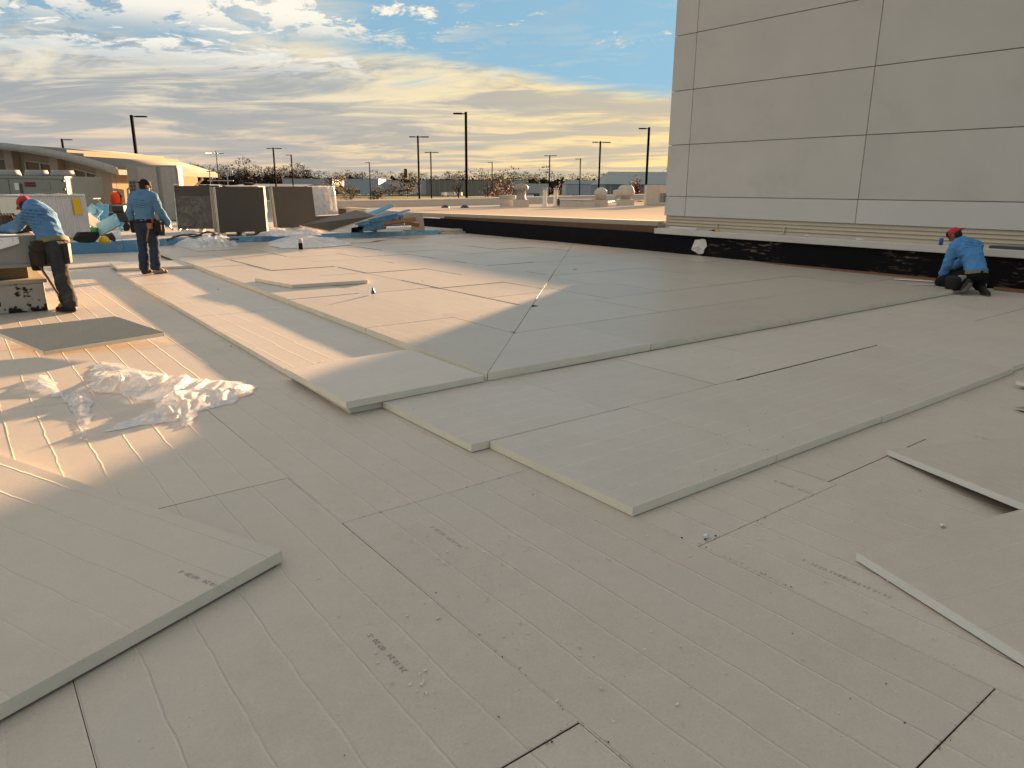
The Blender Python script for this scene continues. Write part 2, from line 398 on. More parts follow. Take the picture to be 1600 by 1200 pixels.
def bevel_mesh(me, w, seg=2):
    bm = bmesh.new(); bm.from_mesh(me); bmesh.ops.remove_doubles(bm, verts=bm.verts, dist=1e-5)
    bmesh.ops.bevel(bm, geom=[e for e in bm.edges if len(e.link_faces) == 2 and e.calc_face_angle(0) > .5], offset=w, segments=seg, affect='EDGES', profile=.6)
    bm.to_mesh(me); bm.free(); me.update()
def put(name, me, parent=None, bevel=0.):
    if bevel: bevel_mesh(me, bevel)
    o = bpy.data.objects.new(name, me); COL.objects.link(o)
    if parent is not None: o.parent = parent
    return o
def tag(o, label, cat, group=None):
    o['label'] = label; o['category'] = cat
    if group: o['group'] = group
    return o
def struct(o): o['kind'] = 'structure'; return o
def stuff(o, label, cat):
    o['kind'] = 'stuff'; o['label'] = label; o['category'] = cat; return o
def thing(name, label, cat, loc=(0, 0, 0), rz=0., group=None):
    o = bpy.data.objects.new(name, None); COL.objects.link(o); o.location = loc; o.rotation_euler = (0, 0, rz); o.empty_display_size = .2
    return tag(o, label, cat, group)
def ray(x, y):
    a, b_ = (x - 800) / F, (600 - y) / F
    return F3 + CR * a + CU * b_
def at(x, y, D):
    """world point D metres ahead (measured along the ground) for planning positions"""
    r = ray(x, y); return Vector((0, 0, H)) + r * (D / r.dot(FW))
def gd(x, y, z=0.):
    r = ray(x, y); return Vector((0, 0, H)) + r * ((z - H) / r.z)
RZ = math.atan2(RT.y, RT.x)      # heading whose local x runs to the right of the view
def rot_z(a): return Matrix.Rotation(a, 4, 'Z')

# ================================================================== SETTING
GZ = -5.6
# ground reaching the horizon
b_ = MB(); n = 64
b_.face([(6000 * math.cos(2 * math.pi * i / n), 6000 * math.sin(2 * math.pi * i / n), GZ) for i in range(n)])
struct(b_.build('ground', 'grass_ground'))
def strip(name, pts, mt, z):
    b = MB(); b.face([(p.x, p.y, z) for p in pts]); return struct(b.build(name, mt))
def fl(lat_, dep_): return FW * dep_ + RT * lat_
strip('parking_lot', [fl(-120, 52), fl(90, 52), fl(90, 150), fl(-120, 150)], 'asphalt', GZ + .02)
strip('road', [fl(-600, 470), fl(600, 430), fl(600, 442), fl(-600, 484)], 'asphalt', GZ + .02)
strip('yard', [fl(-200, 680), fl(-80, 670), fl(-80, 730), fl(-200, 740)], 'asphalt', GZ + .03)
# the roofs of the building we stand on, solid down to the ground
b_ = MB(); b_.box((-9, -9, GZ), (13.62, 20.42, -.056)); roof_floor = struct(b_.build('roof_floor', 'deck'))
b_ = MB()
b_.prism([(-22, 20.42), (14.2, 20.42), (14.2, 24.4), (15.2, 33.6), (9.0, 33.4), (12, 52), (-22, 52)], GZ, .27)
struct(b_.build('old_roof', 'old_roof'))
def tz(x, y):
    if x < 15: return .85 - .14 * max(0, min(1, (y - 12) / 12.4))
    return .64
b_ = MB(); pl = [(13.9, 12.03), (50.5, 12.03), (50.5, 45.2), (19.5, 34.2), (15.2, 33.6), (13.9, 24.4)]
bm_v = [(x, y, tz(x, y)) for x, y in pl]
b_.prism(pl, GZ, tz); ro = b_.build('tan_roof', 'tan_roof'); struct(ro)
# parapet at the far edge of the tan roof: wall, coping
PP = [Vector((9.0, 33.5, 0)), Vector((15.2, 33.75, 0)), Vector((19.5, 34.3, 0)), Vector((34.7, 39.6, 0)), Vector((50.5, 45.25, 0))]
pw = thing('roof_edge_wall', 'low white roof edge wall with bright coping across the far tan roof', 'wall')
for i in range(4):
    a, c = PP[i], PP[i + 1]; dv = (c - a).normalized(); nv = Vector((-dv.y, dv.x, 0)); zt = [.93, .93, .95, 1.04, 1.15]
    b = MB(); P = [a, c, c + nv * .3, a + nv * .3]; zz = [zt[i], zt[i + 1], zt[i + 1], zt[i]]
    v0 = [(p.x, p.y, .2) for p in P] + [(p.x, p.y, z) for p, z in zip(P, zz)]
    b.v = v0; b.f = [(0, 1, 5, 4), (1, 2, 6, 5), (2, 3, 7, 6), (3, 0, 4, 7), (4, 5, 6, 7)]; b.mi = [0] * 5
    b.build('wall_face', 'stone_white', pw)
    b = MB(); P = [a - nv * .05, c - nv * .05, c + nv * .35, a + nv * .35]
    v0 = [(p.x, p.y, z + .002) for p, z in zip(P, zz)] + [(p.x, p.y, z + .06) for p, z in zip(P, zz)]
    b.v = v0; b.f = [(0, 3, 2, 1), (0, 1, 5, 4), (1, 2, 6, 5), (2, 3, 7, 6), (3, 0, 4, 7), (4, 5, 6, 7)]; b.mi = [0] * 6
    b.build('coping', 'bright_white', pw)

# ---- board helper (mesh data shared between alike pieces)
BM = {}
def board_mesh(sx, sy, th, top, side='foam', key=''):
    k_ = (round(sx, 3), round(sy, 3), th, top, side, key)
    if k_ not in BM:
        b = MB(); x, y = sx / 2, sy / 2
        b.prism([(-x, -y), (x, -y), (x, y), (-x, y)], 0, th, 0, 1)
        me = b.mesh('insulation_board', [top, side]); bevel_mesh(me, .0018, 1); BM[k_] = me
    return BM[k_]
def board(parent, cx, cy, z, sx, sy, th, top, rz=0., side='foam', tilt=.0, name='insulation_board', tz_=None):
    o = bpy.data.objects.new(name, board_mesh(sx, sy, th, top, side)); COL.objects.link(o)
    o.parent = parent; o.location = (cx, cy, z)
    o.rotation_euler = (random.uniform(-tilt, tilt), random.uniform(-tilt, tilt), rz + random.uniform(-.0012, .0012))
    return o
def poly_board(parent, poly, z0, z1, top, rz=0., side='foam', name='insulation_board'):
    cx = sum(p[0] for p in poly) / len(poly); cy = sum(p[1] for p in poly) / len(poly)
    c_, s_ = math.cos(-rz), math.sin(-rz)
    lp = [((x - cx) * c_ - (y - cy) * s_, (x - cx) * s_ + (y - cy) * c_) for x, y in poly]
    inv_ = lambda x, y: (cx + x * math.cos(rz) - y * math.sin(rz), cy + x * math.sin(rz) + y * math.cos(rz))
    b = MB(); b.prism(lp, 0., (lambda x, y: z1(*inv_(x, y)) - z0) if callable(z1) else z1 - z0, 0, 1)
    me = b.mesh(name, [top, side]); bevel_mesh(me, .0012, 1)
    o = put(name, me, parent); o.location = (cx, cy, z0); o.rotation_euler = (0, 0, rz); return o
BW = 1.22; GAP = .005
# ---- bottom layer: 4 x 8 foot boards in staggered columns
seam = {0: 3.80, 1: 3.08, 2: 1.87, -1: 2.6, -2: 1.7, -3: 3.3}
base_boards = {}
for kx in range(-5, 12):
    x0 = .10 + BW * kx
    s0 = seam.get(kx, 1.87 + (kx * .83) % 2.44)
    for ky in range(-5, 9):
        y0 = s0 + 2.44 * ky; y1 = y0 + 2.44
        if y1 < -5.2 or y0 > 20.3: continue
        y1c = min(y1, 20.40)
        if x0 > 13.4: continue
        if x0 > 4.7 and y0 > 5.2: continue                # hidden below the upper layers
        w = min(BW, 13.6 - x0)
        base_boards[(kx, ky)] = board(roof_floor, x0 + w / 2, (y0 + y1c) / 2, -.05 + random.uniform(-.0012, .0012), w - .0010, y1c - y0 - .005, .05, 'facer', 0, side='seam_shade', tilt=.0007)
# ---- second layer (flat): strip on the left and two rows along the front
layer2 = struct(thing('lower_insulation_layer', 'lower layer', 'x')); del layer2['label'], layer2['category']
Z2 = .002
def lx(y): return 2.13 + (y - 4.77) * .024
ys = [4.70, 5.92, 7.14, 9.30, 10.52, 12.9, 14.1, 15.25]
for a, c in zip(ys[:-1], ys[1:]):
    poly_board(layer2, [(lx(a), a + .004), (3.95, a + .004), (3.95, c - .004), (lx(c), c - .004)], Z2, .052 + random.uniform(-.001, .002), 'facer_low', random.choice([0, math.pi]))
for k_ in range(10):
    x0 = 2.385 + BW * k_
    sx = min(BW, 13.58 - x0)
    if sx > .1: board(layer2, x0 + sx / 2, 4.10, Z2 + random.uniform(0, .0015), 1.19 - GAP, sx - GAP, .05, 'facer_low', math.pi / 2, side='foam' if k_ == 0 else 'seam_shade', tilt=.0006)
xs = [2.52, 3.78, 5.08, 7.5, 9.94, 12.38, 13.58]
for i, (a, c) in enumerate(zip(xs[:-1], xs[1:])):
    dy = [0, -.0, -.012, .012, 0, 0][i]
    board(layer2, (a + c) / 2, 2.885 + dy, Z2 + (.0015 if i % 2 else 0), 1.235 - GAP, c - a - GAP, .05, 'facer_low', math.pi / 2, tilt=.0006)
for k_ in range(0):       # parts of the second layer under the tapered field
    board(layer2, 4.12, 5.35 + BW * k_, Z2, BW - GAP, BW - GAP, .05, 'facer_low')
GAP = .009
# ---- third layer: tapered 4 x 4 boards meeting on a hip line
layer3 = struct(thing('tapered_insulation_layer', 'x', 'x')); del layer3['label'], layer3['category']
HX, HY = 3.36, 4.70
XE = 13.6; YE = 20.40
def ztop(x, y): return .120 + .0035 * max(0, min(x - HX, y - HY))
def clip(poly, nx, ny, c0):
    """keep nx*x+ny*y <= c0"""
    out = []
    for i in range(len(poly)):
        p, q_ = poly[i], poly[(i + 1) % len(poly)]
        a = nx * p[0] + ny * p[1] - c0; c = nx * q_[0] + ny * q_[1] - c0
        if a <= 0: out.append(p)
        if (a < 0 < c) or (c < 0 < a):
            u = a / (a - c); out.append((p[0] + (q_[0] - p[0]) * u, p[1] + (q_[1] - p[1]) * u))
    return out
def area(p): return abs(sum(p[i][0] * p[(i + 1) % len(p)][1] - p[(i + 1) % len(p)][0] * p[i][1] for i in range(len(p)))) / 2
rr = random.Random(21)
for k_ in range(9):                       # left facet: columns along Y
    x0, x1 = HX + BW * k_, min(HX + BW * (k_ + 1), XE)
    if x1 - x0 < .05: continue
    off = [7.10, 7.35, 6.9, 7.3, 7.9, 6.6, 7.2, 7.7, 7.0][k_]
    yy = [off + 1.22 * j for j in range(-4, 14)]
    if k_ == 0: yy = [HY, 7.10, 9.56, 12.0, 14.44, 16.9, 19.3, 21.7]
    if k_ == 1: yy = [HY + 1, 7.35, 9.5, 11.9, 13.15, 15.6, 16.85, 18.1, 19.3, 20.6]
    for y0, y1 in zip(yy[:-1], yy[1:]):
        y1 = min(y1, YE)
        if y1 <= y0 + .05: continue
        sh = .034 * (1 if k_ == 0 else 0)   # the outer column was laid a little askew
        P = [(x0 + GAP / 2 + sh * (y0 - HY), y0 + GAP / 2), (x1 - GAP / 2, y0 + GAP / 2), (x1 - GAP / 2, y1 - GAP / 2), (x0 + GAP / 2 + sh * (y1 - HY), y1 - GAP / 2)]
        P = clip(P, 1, -1, HX - HY - .004)
        if len(P) < 3 or area(P) < .01: continue
        dzz = rr.uniform(-.0025, .005) if y0 > 6.5 else 0.; tx = rr.uniform(-.0013, .0013); ty = rr.uniform(-.0018, .0018)
        poly_board(layer3, P, .054, lambda x, y, dzz=dzz, tx=tx, ty=ty, X=x0, Y=y0: ztop(x, y) + dzz + tx * (x - X) + ty * (y - Y), 'facer_top', 0, 'foam' if k_ == 0 else 'seam_shade')
for k_ in range(13):                      # right facet: rows along X
    y0, y1 = HY + BW * k_, HY + BW * (k_ + 1)
    off = [3.3, 4.1, 3.5, 4.4, 3.8, 3.2, 4.0][k_ % 7]
    xx = [off + 1.22 * j for j in range(0, 10)]
    if k_ == 0: xx = [3.3, 5.36, 7.8, 10.2, 12.5, 13.6]
    if k_ == 1: xx = [3.3, 6.9, 9.4, 11.8, 13.6]
    if y0 > YE: continue
    for x0, x1 in zip(xx[:-1], xx[1:]):
        x1 = min(x1, XE)
        if x1 <= x0 + .05: continue
        P = [(x0 + GAP / 2, y0 + GAP / 2), (x1 - GAP / 2, y0 + GAP / 2), (x1 - GAP / 2, min(y1, YE) - GAP / 2), (x0 + GAP / 2, min(y1, YE) - GAP / 2)]
        P = clip(P, -1, 1, HY - HX - .004)
        if len(P) < 3 or area(P) < .01: continue
        dzz = rr.uniform(-.001, .002)
        poly_board(layer3, P, .054, lambda x, y, dzz=dzz: ztop(x, y) + dzz, 'facer_top', math.pi / 2, 'foam' if k_ == 0 else 'seam_shade')
# ---- loose boards (each one can be lifted away)
def loose(label, poly, z0, z1, top, rz=0., side='foam', cat='insulation board', group=None):
    o = poly_board(None, poly, z0, z1, top, rz, side, 'insulation_board'); tag(o, label, cat, group); return o
loose('square grey board doubled on top of the lower layer at its near left corner',
      [(2.085, 4.66), (3.325, 4.70), (3.335, 5.94), (2.10, 5.90)], .056, .108, 'facer_low', math.pi / 2)
o = loose('large insulation board lying askew in the near left foreground', [(-1.45, 1.87), (.945, 2.87), (-.10, 5.33), (-2.50, 4.34)], .010, .062, 'facer', R(23))
o = loose('narrow board strip lying on the sunlit upper layer', [(3.98, 10.62), (5.17, 10.50), (5.38, 10.98), (4.2, 11.9), (3.80, 11.75)], .128, .178, 'facer_top', 0)
# right-hand cut pieces
def tilted(label, quad, th, top, rz, side='foam_white'):
    """quad: four (x,y,z) bottom corners, counter-clockwise"""
    c = sum((Vector(p) for p in quad), Vector()) / 4
    b = MB(); Q = [Vector(p) - c for p in quad]; Rm = Matrix.Rotation(-rz, 3, 'Z'); Q = [Rm @ p for p in Q]
    nrm = (Q[1] - Q[0]).cross(Q[3] - Q[0]).normalized() * th
    b.v = [tuple(p) for p in Q] + [tuple(p + nrm) for p in Q]
    b.f = [(3, 2, 1, 0), (4, 5, 6, 7), (0, 1, 5, 4), (1, 2, 6, 5), (2, 3, 7, 6), (3, 0, 4, 7)]; b.mi = [0, 0, 1, 1, 1, 1]
    me = b.mesh('insulation_board', [top, side]); bevel_mesh(me, .003, 1)
    o = put('insulation_board', me); o.location = c; o.rotation_euler = (0, 0, rz); return tag(o, label, 'insulation board')
tilted('dark grey insulation board with diagonal ridges lying by the bent worker', [tuple(gd(70, 555, .006)), tuple(gd(258, 525, .085)), tuple(gd(182, 500, .20)), tuple(gd(-10, 522, .12))], .045, 'facer_dark', R(-6), 'foam')
tilted('pale edged board propped up at the right, behind the nearest cut board', [(4.44, 1.92, .006), (3.40, -.18, .17), (5.55, -1.1, .17), (6.55, 1.0, .006)], .04, 'facer', R(-26))
tilted('ridged cut board nearest the right edge with whitish front edge', [(2.99, 1.36, .006), (2.43, -.25, .006), (3.7, -.55, .012), (4.07, 1.03, .05)], .045, 'facer', R(72))
tilted('thin cut board at the right edge just below the second row of boards', [(6.95, 2.06, .03), (6.70, 1.25, .05), (8.5, .7, .05), (8.75, 1.5, .03)], .035, 'facer', R(-17))
tilted('thin cut board at the right edge, lower one of the two slivers', [(6.20, 1.81, .015), (5.98, 1.1, .03), (7.3, .7, .03), (7.5, 1.4, .015)], .012, 'facer_dark', R(-17))
tilted('board with a dark underside curling up beside the white film near the blue ledge', [(7.82, 18.52, .14), (9.05, 18.22, .145), (9.98, 18.85, .20), (8.8, 19.1, .17)], .012, 'facer_top', 0)
loose('flat board lying in the shade beside the bent worker near the blue ledge', [(1.7, 16.6), (3.0, 16.9), (2.85, 17.6), (1.6, 17.4)], .004, .03, 'facer_low')
loose('short board laid across the far end of the left strip behind the standing worker', [(2.42, 15.27), (3.78, 15.05), (3.9, 16.4), (2.5, 16.6)], .054, .10, 'facer_low')
# ink prints on the bottom-layer boards
def print_mark(parent, x, y, z, rz, text, size=.03):
    cu = bpy.data.curves.new('printed_mark', 'FONT'); cu.body = text; cu.size = size; cu.space_character = 1.15; cu.align_x = 'CENTER'
    ob = bpy.data.objects.new('tmp', cu); COL.objects.link(ob); dg = bpy.context.evaluated_depsgraph_get()
    me = bpy.data.meshes.new_from_object(ob.evaluated_get(dg)); bpy.data.objects.remove(ob)
    me.materials.clear(); me.materials.append(M['print_ink'])
    o = bpy.data.objects.new('printed_mark', me); COL.objects.link(o); o.parent = parent
    o.matrix_parent_inverse = Matrix.Identity(4)
    p = parent.matrix_basis.inverted() @ Vector((x, y, z)); o.location = (p.x, p.y, p.z); o.rotation_euler = (0, 0, rz - parent.rotation_euler.z)
    return o
def board_at(x, y):
    for o_ in base_boards.values():
        l = o_.location; dd = o_.data.vertices; mx = max(v.co.x for v in dd); my = max(v.co.y for v in dd)
        if abs(x - l.x) < mx and abs(y - l.y) < my: return o_
for (px_, py_) in ((608, 1018), (700, 838), (1300, 893), (1345, 912), (1245, 762), (955, 700), (1560, 690)):
    p = gd(px_, py_, 0); bo = board_at(p.x, p.y)
    if bo: print_mark(bo, p.x, p.y, .0016, R(90), '24.10.24   07:20 -S')
for o_ in list(bpy.data.objects):
    if o_.get('label', '').startswith('large insulation board lying askew'):
        p = gd(318, 905, .06); print_mark(o_, p.x, p.y, .0635, R(113), '24.10.24   07:20 -S')
# ---- crumbs and specks
def crumbs(name, n_, mtn, zf, region, smin, smax, seed, label, cat, seams=()):
    r_ = random.Random(seed); b = MB(); cl = [(r_.uniform(.9, 4.2), r_.uniform(.5, 2.6), r_.uniform(.06, .45)) for _ in range(26)] + [(r_.uniform(-.5, 6), r_.uniform(2, 8), r_.uniform(.1, .6)) for _ in range(10)]
    for i in range(n_):
        if seams and r_.random() < .45:
            q0, q1 = r_.choice(seams); u = r_.random(); x = q0[0] + (q1[0] - q0[0]) * u + r_.gauss(0, .006); y = q0[1] + (q1[1] - q0[1]) * u + r_.gauss(0, .006)
        elif r_.random() < .6:
            c = r_.choice(cl); x, y = r_.gauss(c[0], c[2]), r_.gauss(c[1], c[2])
        else: x, y = r_.uniform(*region[0]), r_.uniform(*region[1])
        z = zf(x, y)
        if z is None: continue
        s_ = smin + (smax - smin) * r_.random() ** 4
        pts = [Vector((r_.gauss(0, 1), r_.gauss(0, 1), abs(r_.gauss(0, .8)))).normalized() * s_ * r_.uniform(.6, 1.2) for _ in range(4)]
        pts = [Vector((x, y, z + s_ * .25)) + p for p in pts]
        i0 = len(b.v); b.v += [tuple(p) for p in pts]; b.f += [(i0, i0 + 1, i0 + 2), (i0, i0 + 2, i0 + 3), (i0, i0 + 3, i0 + 1), (i0 + 1, i0 + 3, i0 + 2)]; b.mi += [0] * 4
    return stuff(b.build(name, mtn), label, cat)
def zfloor(x, y):
    if x > HX and y > HY: return ztop(x, y) + .004
    if (2.52 < x and 2.27 < y) or (2.39 < x and y > 3.5) or (x > lx(y) and y > 4.7): return .056
    if x > 3.0 and y < 1.5: return None
    if x < .95 and 1.9 < y < 5.3 and (x + y * .0) < .95 - (y - 2.87) * .42: return None
    return .001
crumbs('foam_crumbs', 3600, 'crumb', zfloor, ((-.5, 13), (.3, 14)), .0018, .011, 3, 'pale foam crumbs scattered over the boards', 'crumbs')
crumbs('dark_grit', 1500, 'speck', zfloor, ((-.5, 13), (.3, 14)), .0012, .007, 5, 'dark grit and paper bits scattered over the boards', 'grit',
       [((1.4, 3.075), (2.5, 3.075)), ((2.6, 1.867), (3.75, 1.867)), ((2.56, 1.9), (2.56, 1.4)), ((1.32, 1.9), (1.32, .9)), ((2.0, .637), (2.5, .637)), ((3.78, 2.95), (3.78, 2.3)), ((.7, 1.36), (1.3, 1.36)), ((4.58, 5.9), (4.6, 6.0))])

# ================================================================== PARAPET AND TOWER
par = thing('parapet', 'low black tarred parapet running along the right of the roof', 'parapet')
b_ = MB(); b_.box((13.6, -12, -.05), (14.19, 12.0, .572)); b_.build('tarred_base', 'tar', par)
b_ = MB(); b_.box((13.602, 12.0, -.05), (13.70, 23.0, .585)); b_.build('tarred_face', 'tar_clean', par)
b_ = MB(); b_.box((13.52, -12, .575), (13.897, 11.98, .70)); lg = b_.build('white_ledge', 'white_metal', par, bevel=.012)
b_ = MB(); b_.box((13.52, 11.2, .08), (13.60, 11.98, .10)); 
for i in range(9):     # ragged scraps of membrane hanging on the black face
    r_ = random.Random(i); y = r_.uniform(4.5, 11.5); z = r_.uniform(.2, .5)
# brown board and tan edge of the higher roof behind
b_ = MB()
def rib(y0, y1, x, za, zb, zc_, zd, th):
    b = MB(); b.v = [(x, y0, za), (x, y1, zb), (x, y1, zd), (x, y0, zc_), (x + th, y0, za), (x + th, y1, zb), (x + th, y1, zd), (x + th, y0, zc_)]
    b.f = [(0, 3, 2, 1), (4, 5, 6, 7), (0, 1, 5, 4), (1, 2, 6, 5), (2, 3, 7, 6), (3, 0, 4, 7)]; b.mi = [0] * 6; return b
ed = thing('roof_curb', 'brown board and tan curb edging the higher roof left of the tower', 'curb')
rib(12.04, 21.6, 13.64, .587, .587, .745, .655, .055).build('brown_board', 'brown_board', ed)
rib(12.04, 24.4, 13.72, .50, .50, .86, .72, .30).build('tan_curb', 'tan_fascia', ed, bevel=.008)
rib(23.02, 24.4, 13.62, .28, .28, .60, .58, .09).build('end_block', 'tar_clean', ed)
b_ = MB(); v0 = [(14.17, 24.42), (15.15, 33.5), (15.25, 33.5), (14.27, 24.42)]
b_.prism(v0, .27, .60); b_.build('brown_board', 'brown_board', ed)
b_ = MB(); b_.prism([(14.12, 24.42), (15.1, 33.5), (15.35, 33.5), (14.37, 24.42)], .605, .70); b_.build('tan_curb', 'tan_fascia', ed)
# tower with joined wall panels
tw = thing('tower_building', 'tall windowless tan stucco tower rising behind the black parapet', 'building')
b_ = MB(); b_.box((13.96, -14, .2), (34, 11.97, 9.8)); b_.build('wall_core', 'joint', tw)
zs = [.985, 1.44, 2.61, 3.80, 4.98, 6.16, 7.34, 8.52, 9.7]
ysv = [12.02, 11.39, 7.245, 3.10, -1.04, -5.2, -9.3, -13.9]
g_ = .0065
for zi in range(len(zs) - 1):
    for yi in range(len(ysv) - 1):
        y1 = ysv[yi] - (g_ if yi else 0); y0 = ysv[yi + 1] + g_
        b_ = MB(); b_.box((13.9, y0, zs[zi] + g_), (13.975, y1, zs[zi + 1] - g_))
        b_.build('panel', 'eifs_low' if zi == 0 else 'eifs', tw, bevel=.006)
    # narrow returns on the left side wall
    x0 = 13.9
    for j in range(3):
        b_ = MB(); b_.box((13.98 + j * 4.1, 11.975, zs[zi] + g_), (13.98 + (j + 1) * 4.1 - 2 * g_, 12.018, zs[zi + 1] - g_)); b_.build('panel', 'eifs_low' if zi == 0 else 'eifs', tw, bevel=.006)
for i in range(4):     # lap siding strip below the panels
    z0 = .70 + i * .072
    b_ = MB(); b_.v = [(13.925 - .012, -12, z0), (13.925 - .012, 11.98, z0), (13.945, 11.98, z0 + .072), (13.945, -12, z0 + .072), (13.96, -12, z0), (13.96, 11.98, z0), (13.96, 11.98, z0 + .072), (13.96, -12, z0 + .072)]
    b_.f = [(0, 3, 2, 1), (0, 1, 5, 4), (3, 7, 6, 2), (0, 4, 7, 3), (1, 2, 6, 5), (4, 5, 6, 7)]; b_.mi = [0] * 6
    b_.build('siding_board', 'siding', tw)
for y in (10.45, 8.75, 4.2):
    b_ = MB(); b_.box((13.895, y - .02, .72), (13.925, y + .02, .86)); b_.build('bracket', 'siding', tw, bevel=.008)
b_ = MB(); b_.box((13.84, 12.02, 1.30), (13.98, 12.15, 1.52)); b_.build('junction_box', 'grey_metal', tw, bevel=.01)
# things on the ledge
ZL = .702
def can(x, y, label):
    t_ = thing('drink_can', label, 'can', (x, y, ZL))
    MB().lathe((0, 0, 0), [(.024, 0), (.033, .01), (.033, .105), (.027, .118)], 18).build('can_body', 'blue_can', t_, True)
    MB().lathe((0, 0, .1185), [(.027, 0), (.027, .004), (.022, .005)], 18).build('lid', 'galv', t_, True)
can(13.62, 5.53, 'blue drink can standing on the white ledge beside the kneeling worker')
MB().box((13.56, 10.75, ZL), (13.66, 11.55, ZL + .055)).build('foam_strip', 'bright_white', bevel=.012); tag(bpy.data.objects['foam_strip'], 'white foam strip lying on the ledge at the tower corner', 'foam strip')
t_ = thing('hand_tool', 'yellow and black hand tool lying on the white ledge', 'tool', (13.63, 10.3, ZL), R(80))
b_ = MB(); b_.tube((-.16, 0, .02), (.0, 0, .025), .018, .014, 10); b_.build('handle', 'yellow', t_, True)
b_ = MB(); b_.tube((.0, 0, .025), (.16, .03, .02), .011, .004, 8); b_.box((-.02, -.03, .005), (.04, .03, .04)); b_.build('blade', 'dark_metal', t_)
t_ = thing('metal_pipe', 'dark metal length lying on the ledge right of the kneeling worker', 'metal bar', (13.66, 4.35, ZL), 0)
MB().box((-.07, -1.6, 0), (.06, .42, .045)).build('bar', 'hvac_dark', t_, bevel=.006)
MB().box((-.05, -1.5, .0452), (.05, .3, .06)).build('top_plate', 'grey_metal', t_, bevel=.004)
def scrap(name, x, y, z, s_, mt_, label, cat, seed, flat=.5, group=None, rz=0.):
    r_ = random.Random(seed); bm = bmesh.new()
    for _ in range(14):
        v = Vector((r_.gauss(0, 1), r_.gauss(0, 1), r_.gauss(0, 1))).normalized() * r_.uniform(.6, 1.)
        bm.verts.new((v.x * s_[0], v.y * s_[1], (v.z + .8) * s_[2] * flat))
    bmesh.ops.convex_hull(bm, input=bm.verts); me = bpy.data.meshes.new(name); bm.to_mesh(me); bm.free(); me.materials.append(M[mt_])
    o = put(name, me); o.location = (x, y, z); o.rotation_euler.z = rz; return tag(o, label, cat, group)
scrap('paper_scrap', 13.62, 9.0, ZL, (.03, .08, .02), 'bright_white', 'small white scrap on the ledge below the first tall joint', 'scrap', 1)
scrap('metal_clip', 13.6, 8.05, ZL, (.03, .05, .06), 'bright_white', 'upright white clip on the ledge below the second tall joint', 'clip', 2)
scrap('plastic_scrap', 13.62, 6.95, ZL, (.06, .12, .04), 'film_white', 'crumpled clear plastic on the ledge left of the drink can', 'plastic', 3)
b_ = MB(); b_.prism([(13.60, 5.0), (13.60, 9.2), (13.35, 8.6), (13.25, 7.0), (13.28, 5.8), (13.2, 5.0)][::-1], .10, .137); stuff(b_.build('dirt_strip', 'sand'), 'reddish sandy dirt along the foot of the black parapet', 'dirt')
b_ = MB(); b_.prism([(13.60, -6), (13.60, 4.6), (13.36, 4.5), (13.30, 2.5), (13.38, -6)][::-1], .0, .085); stuff(b_.build('dirt_heap', 'sand'), 'reddish dirt and timber edge right of the kneeling worker', 'dirt')

# ================================================================== FILMS
def pt_in(poly, x, y):
    c = False
    for i in range(len(poly)):
        (x0, y0), (x1, y1) = poly[i], poly[i - 1]
        if (y0 > y) != (y1 > y) and x < (x1 - x0) * (y - y0) / (y1 - y0) + x0: c = not c
    return c
def edist(poly, x, y):
    p = Vector((x, y)); best = 9
    for i in range(len(poly)):
        a = Vector(poly[i]); c = Vector(poly[i - 1]); ab = c - a
        u = max(0, min(1, (p - a).dot(ab) / max(ab.length_squared, 1e-9))); best = min(best, (p - a - ab * u).length)
    return best
def film(name, poly, z0, amp, mt_, label, cat, seed, step=.022, fscale=6., fall=.12, hill=None):
    xs_ = [p[0] for p in poly]; ys_ = [p[1] for p in poly]; idx = {}; b = MB(); CX = sum(xs_) / len(xs_); CY = sum(ys_) / len(ys_)
    nx = int((max(xs_) - min(xs_)) / step) + 2; ny = int((max(ys_) - min(ys_)) / step) + 2
    def vid(i, j):
        if (i, j) in idx: return idx[(i, j)]
        x = min(xs_) + i * step; y = min(ys_) + j * step
        w = Vector((x * fscale, y * fscale, seed * 3.1))
        e = edist(poly, x, y) if pt_in(poly, x, y) else 0.
        h = min(1., e / fall)
        th = 1.1 * noise.noise(w * .25 + Vector((11, 2, 0))) + seed * .4
        x_, y_ = x - CX, y - CY; al = (x_ * math.cos(th) + y_ * math.sin(th)) * fscale; ac = (y_ * math.cos(th) - x_ * math.sin(th)) * fscale
        r1 = max(0, 1 - abs(noise.noise(Vector((al * .35, ac * 1.5, seed)))) * 2.6) ** 1.5
        r2 = max(0, 1 - abs(noise.noise(Vector((al * .8, ac * 3.2, seed + 9)))) * 2.4) ** 1.5
        hl = max(0, .45 + noise.noise(w * .42))
        z = amp * (.50 * hl + .38 * r1 * (.4 + hl) + .14 * r2) * (.10 + .90 * h)
        if hill: z *= hill(x, y)
        jx = noise.noise(w * .9 + Vector((0, 9, 0))) * step * 2.2; jy = noise.noise(w * .9 + Vector((5, 0, 0))) * step * 2.2
        idx[(i, j)] = len(b.v); b.v.append((x + jx, y + jy, z0 + .004 + z)); return idx[(i, j)]
    for i in range(nx):
        for j in range(ny):
            x = min(xs_) + (i + .5) * step; y = min(ys_) + (j + .5) * step
            xx = x + noise.noise(Vector((x * 9, y * 9, seed))) * .04; yy = y + noise.noise(Vector((x * 9, y * 9, seed + 5))) * .04
            if pt_in(poly, xx, yy): b.f.append((vid(i, j), vid(i + 1, j), vid(i + 1, j + 1), vid(i, j + 1))); b.mi.append(0)
    return tag(b.build(name, mt_, None, True), label, cat)
def gp(lst, z=0.): return [tuple(gd(x, y, z)[:2]) for x, y in lst]
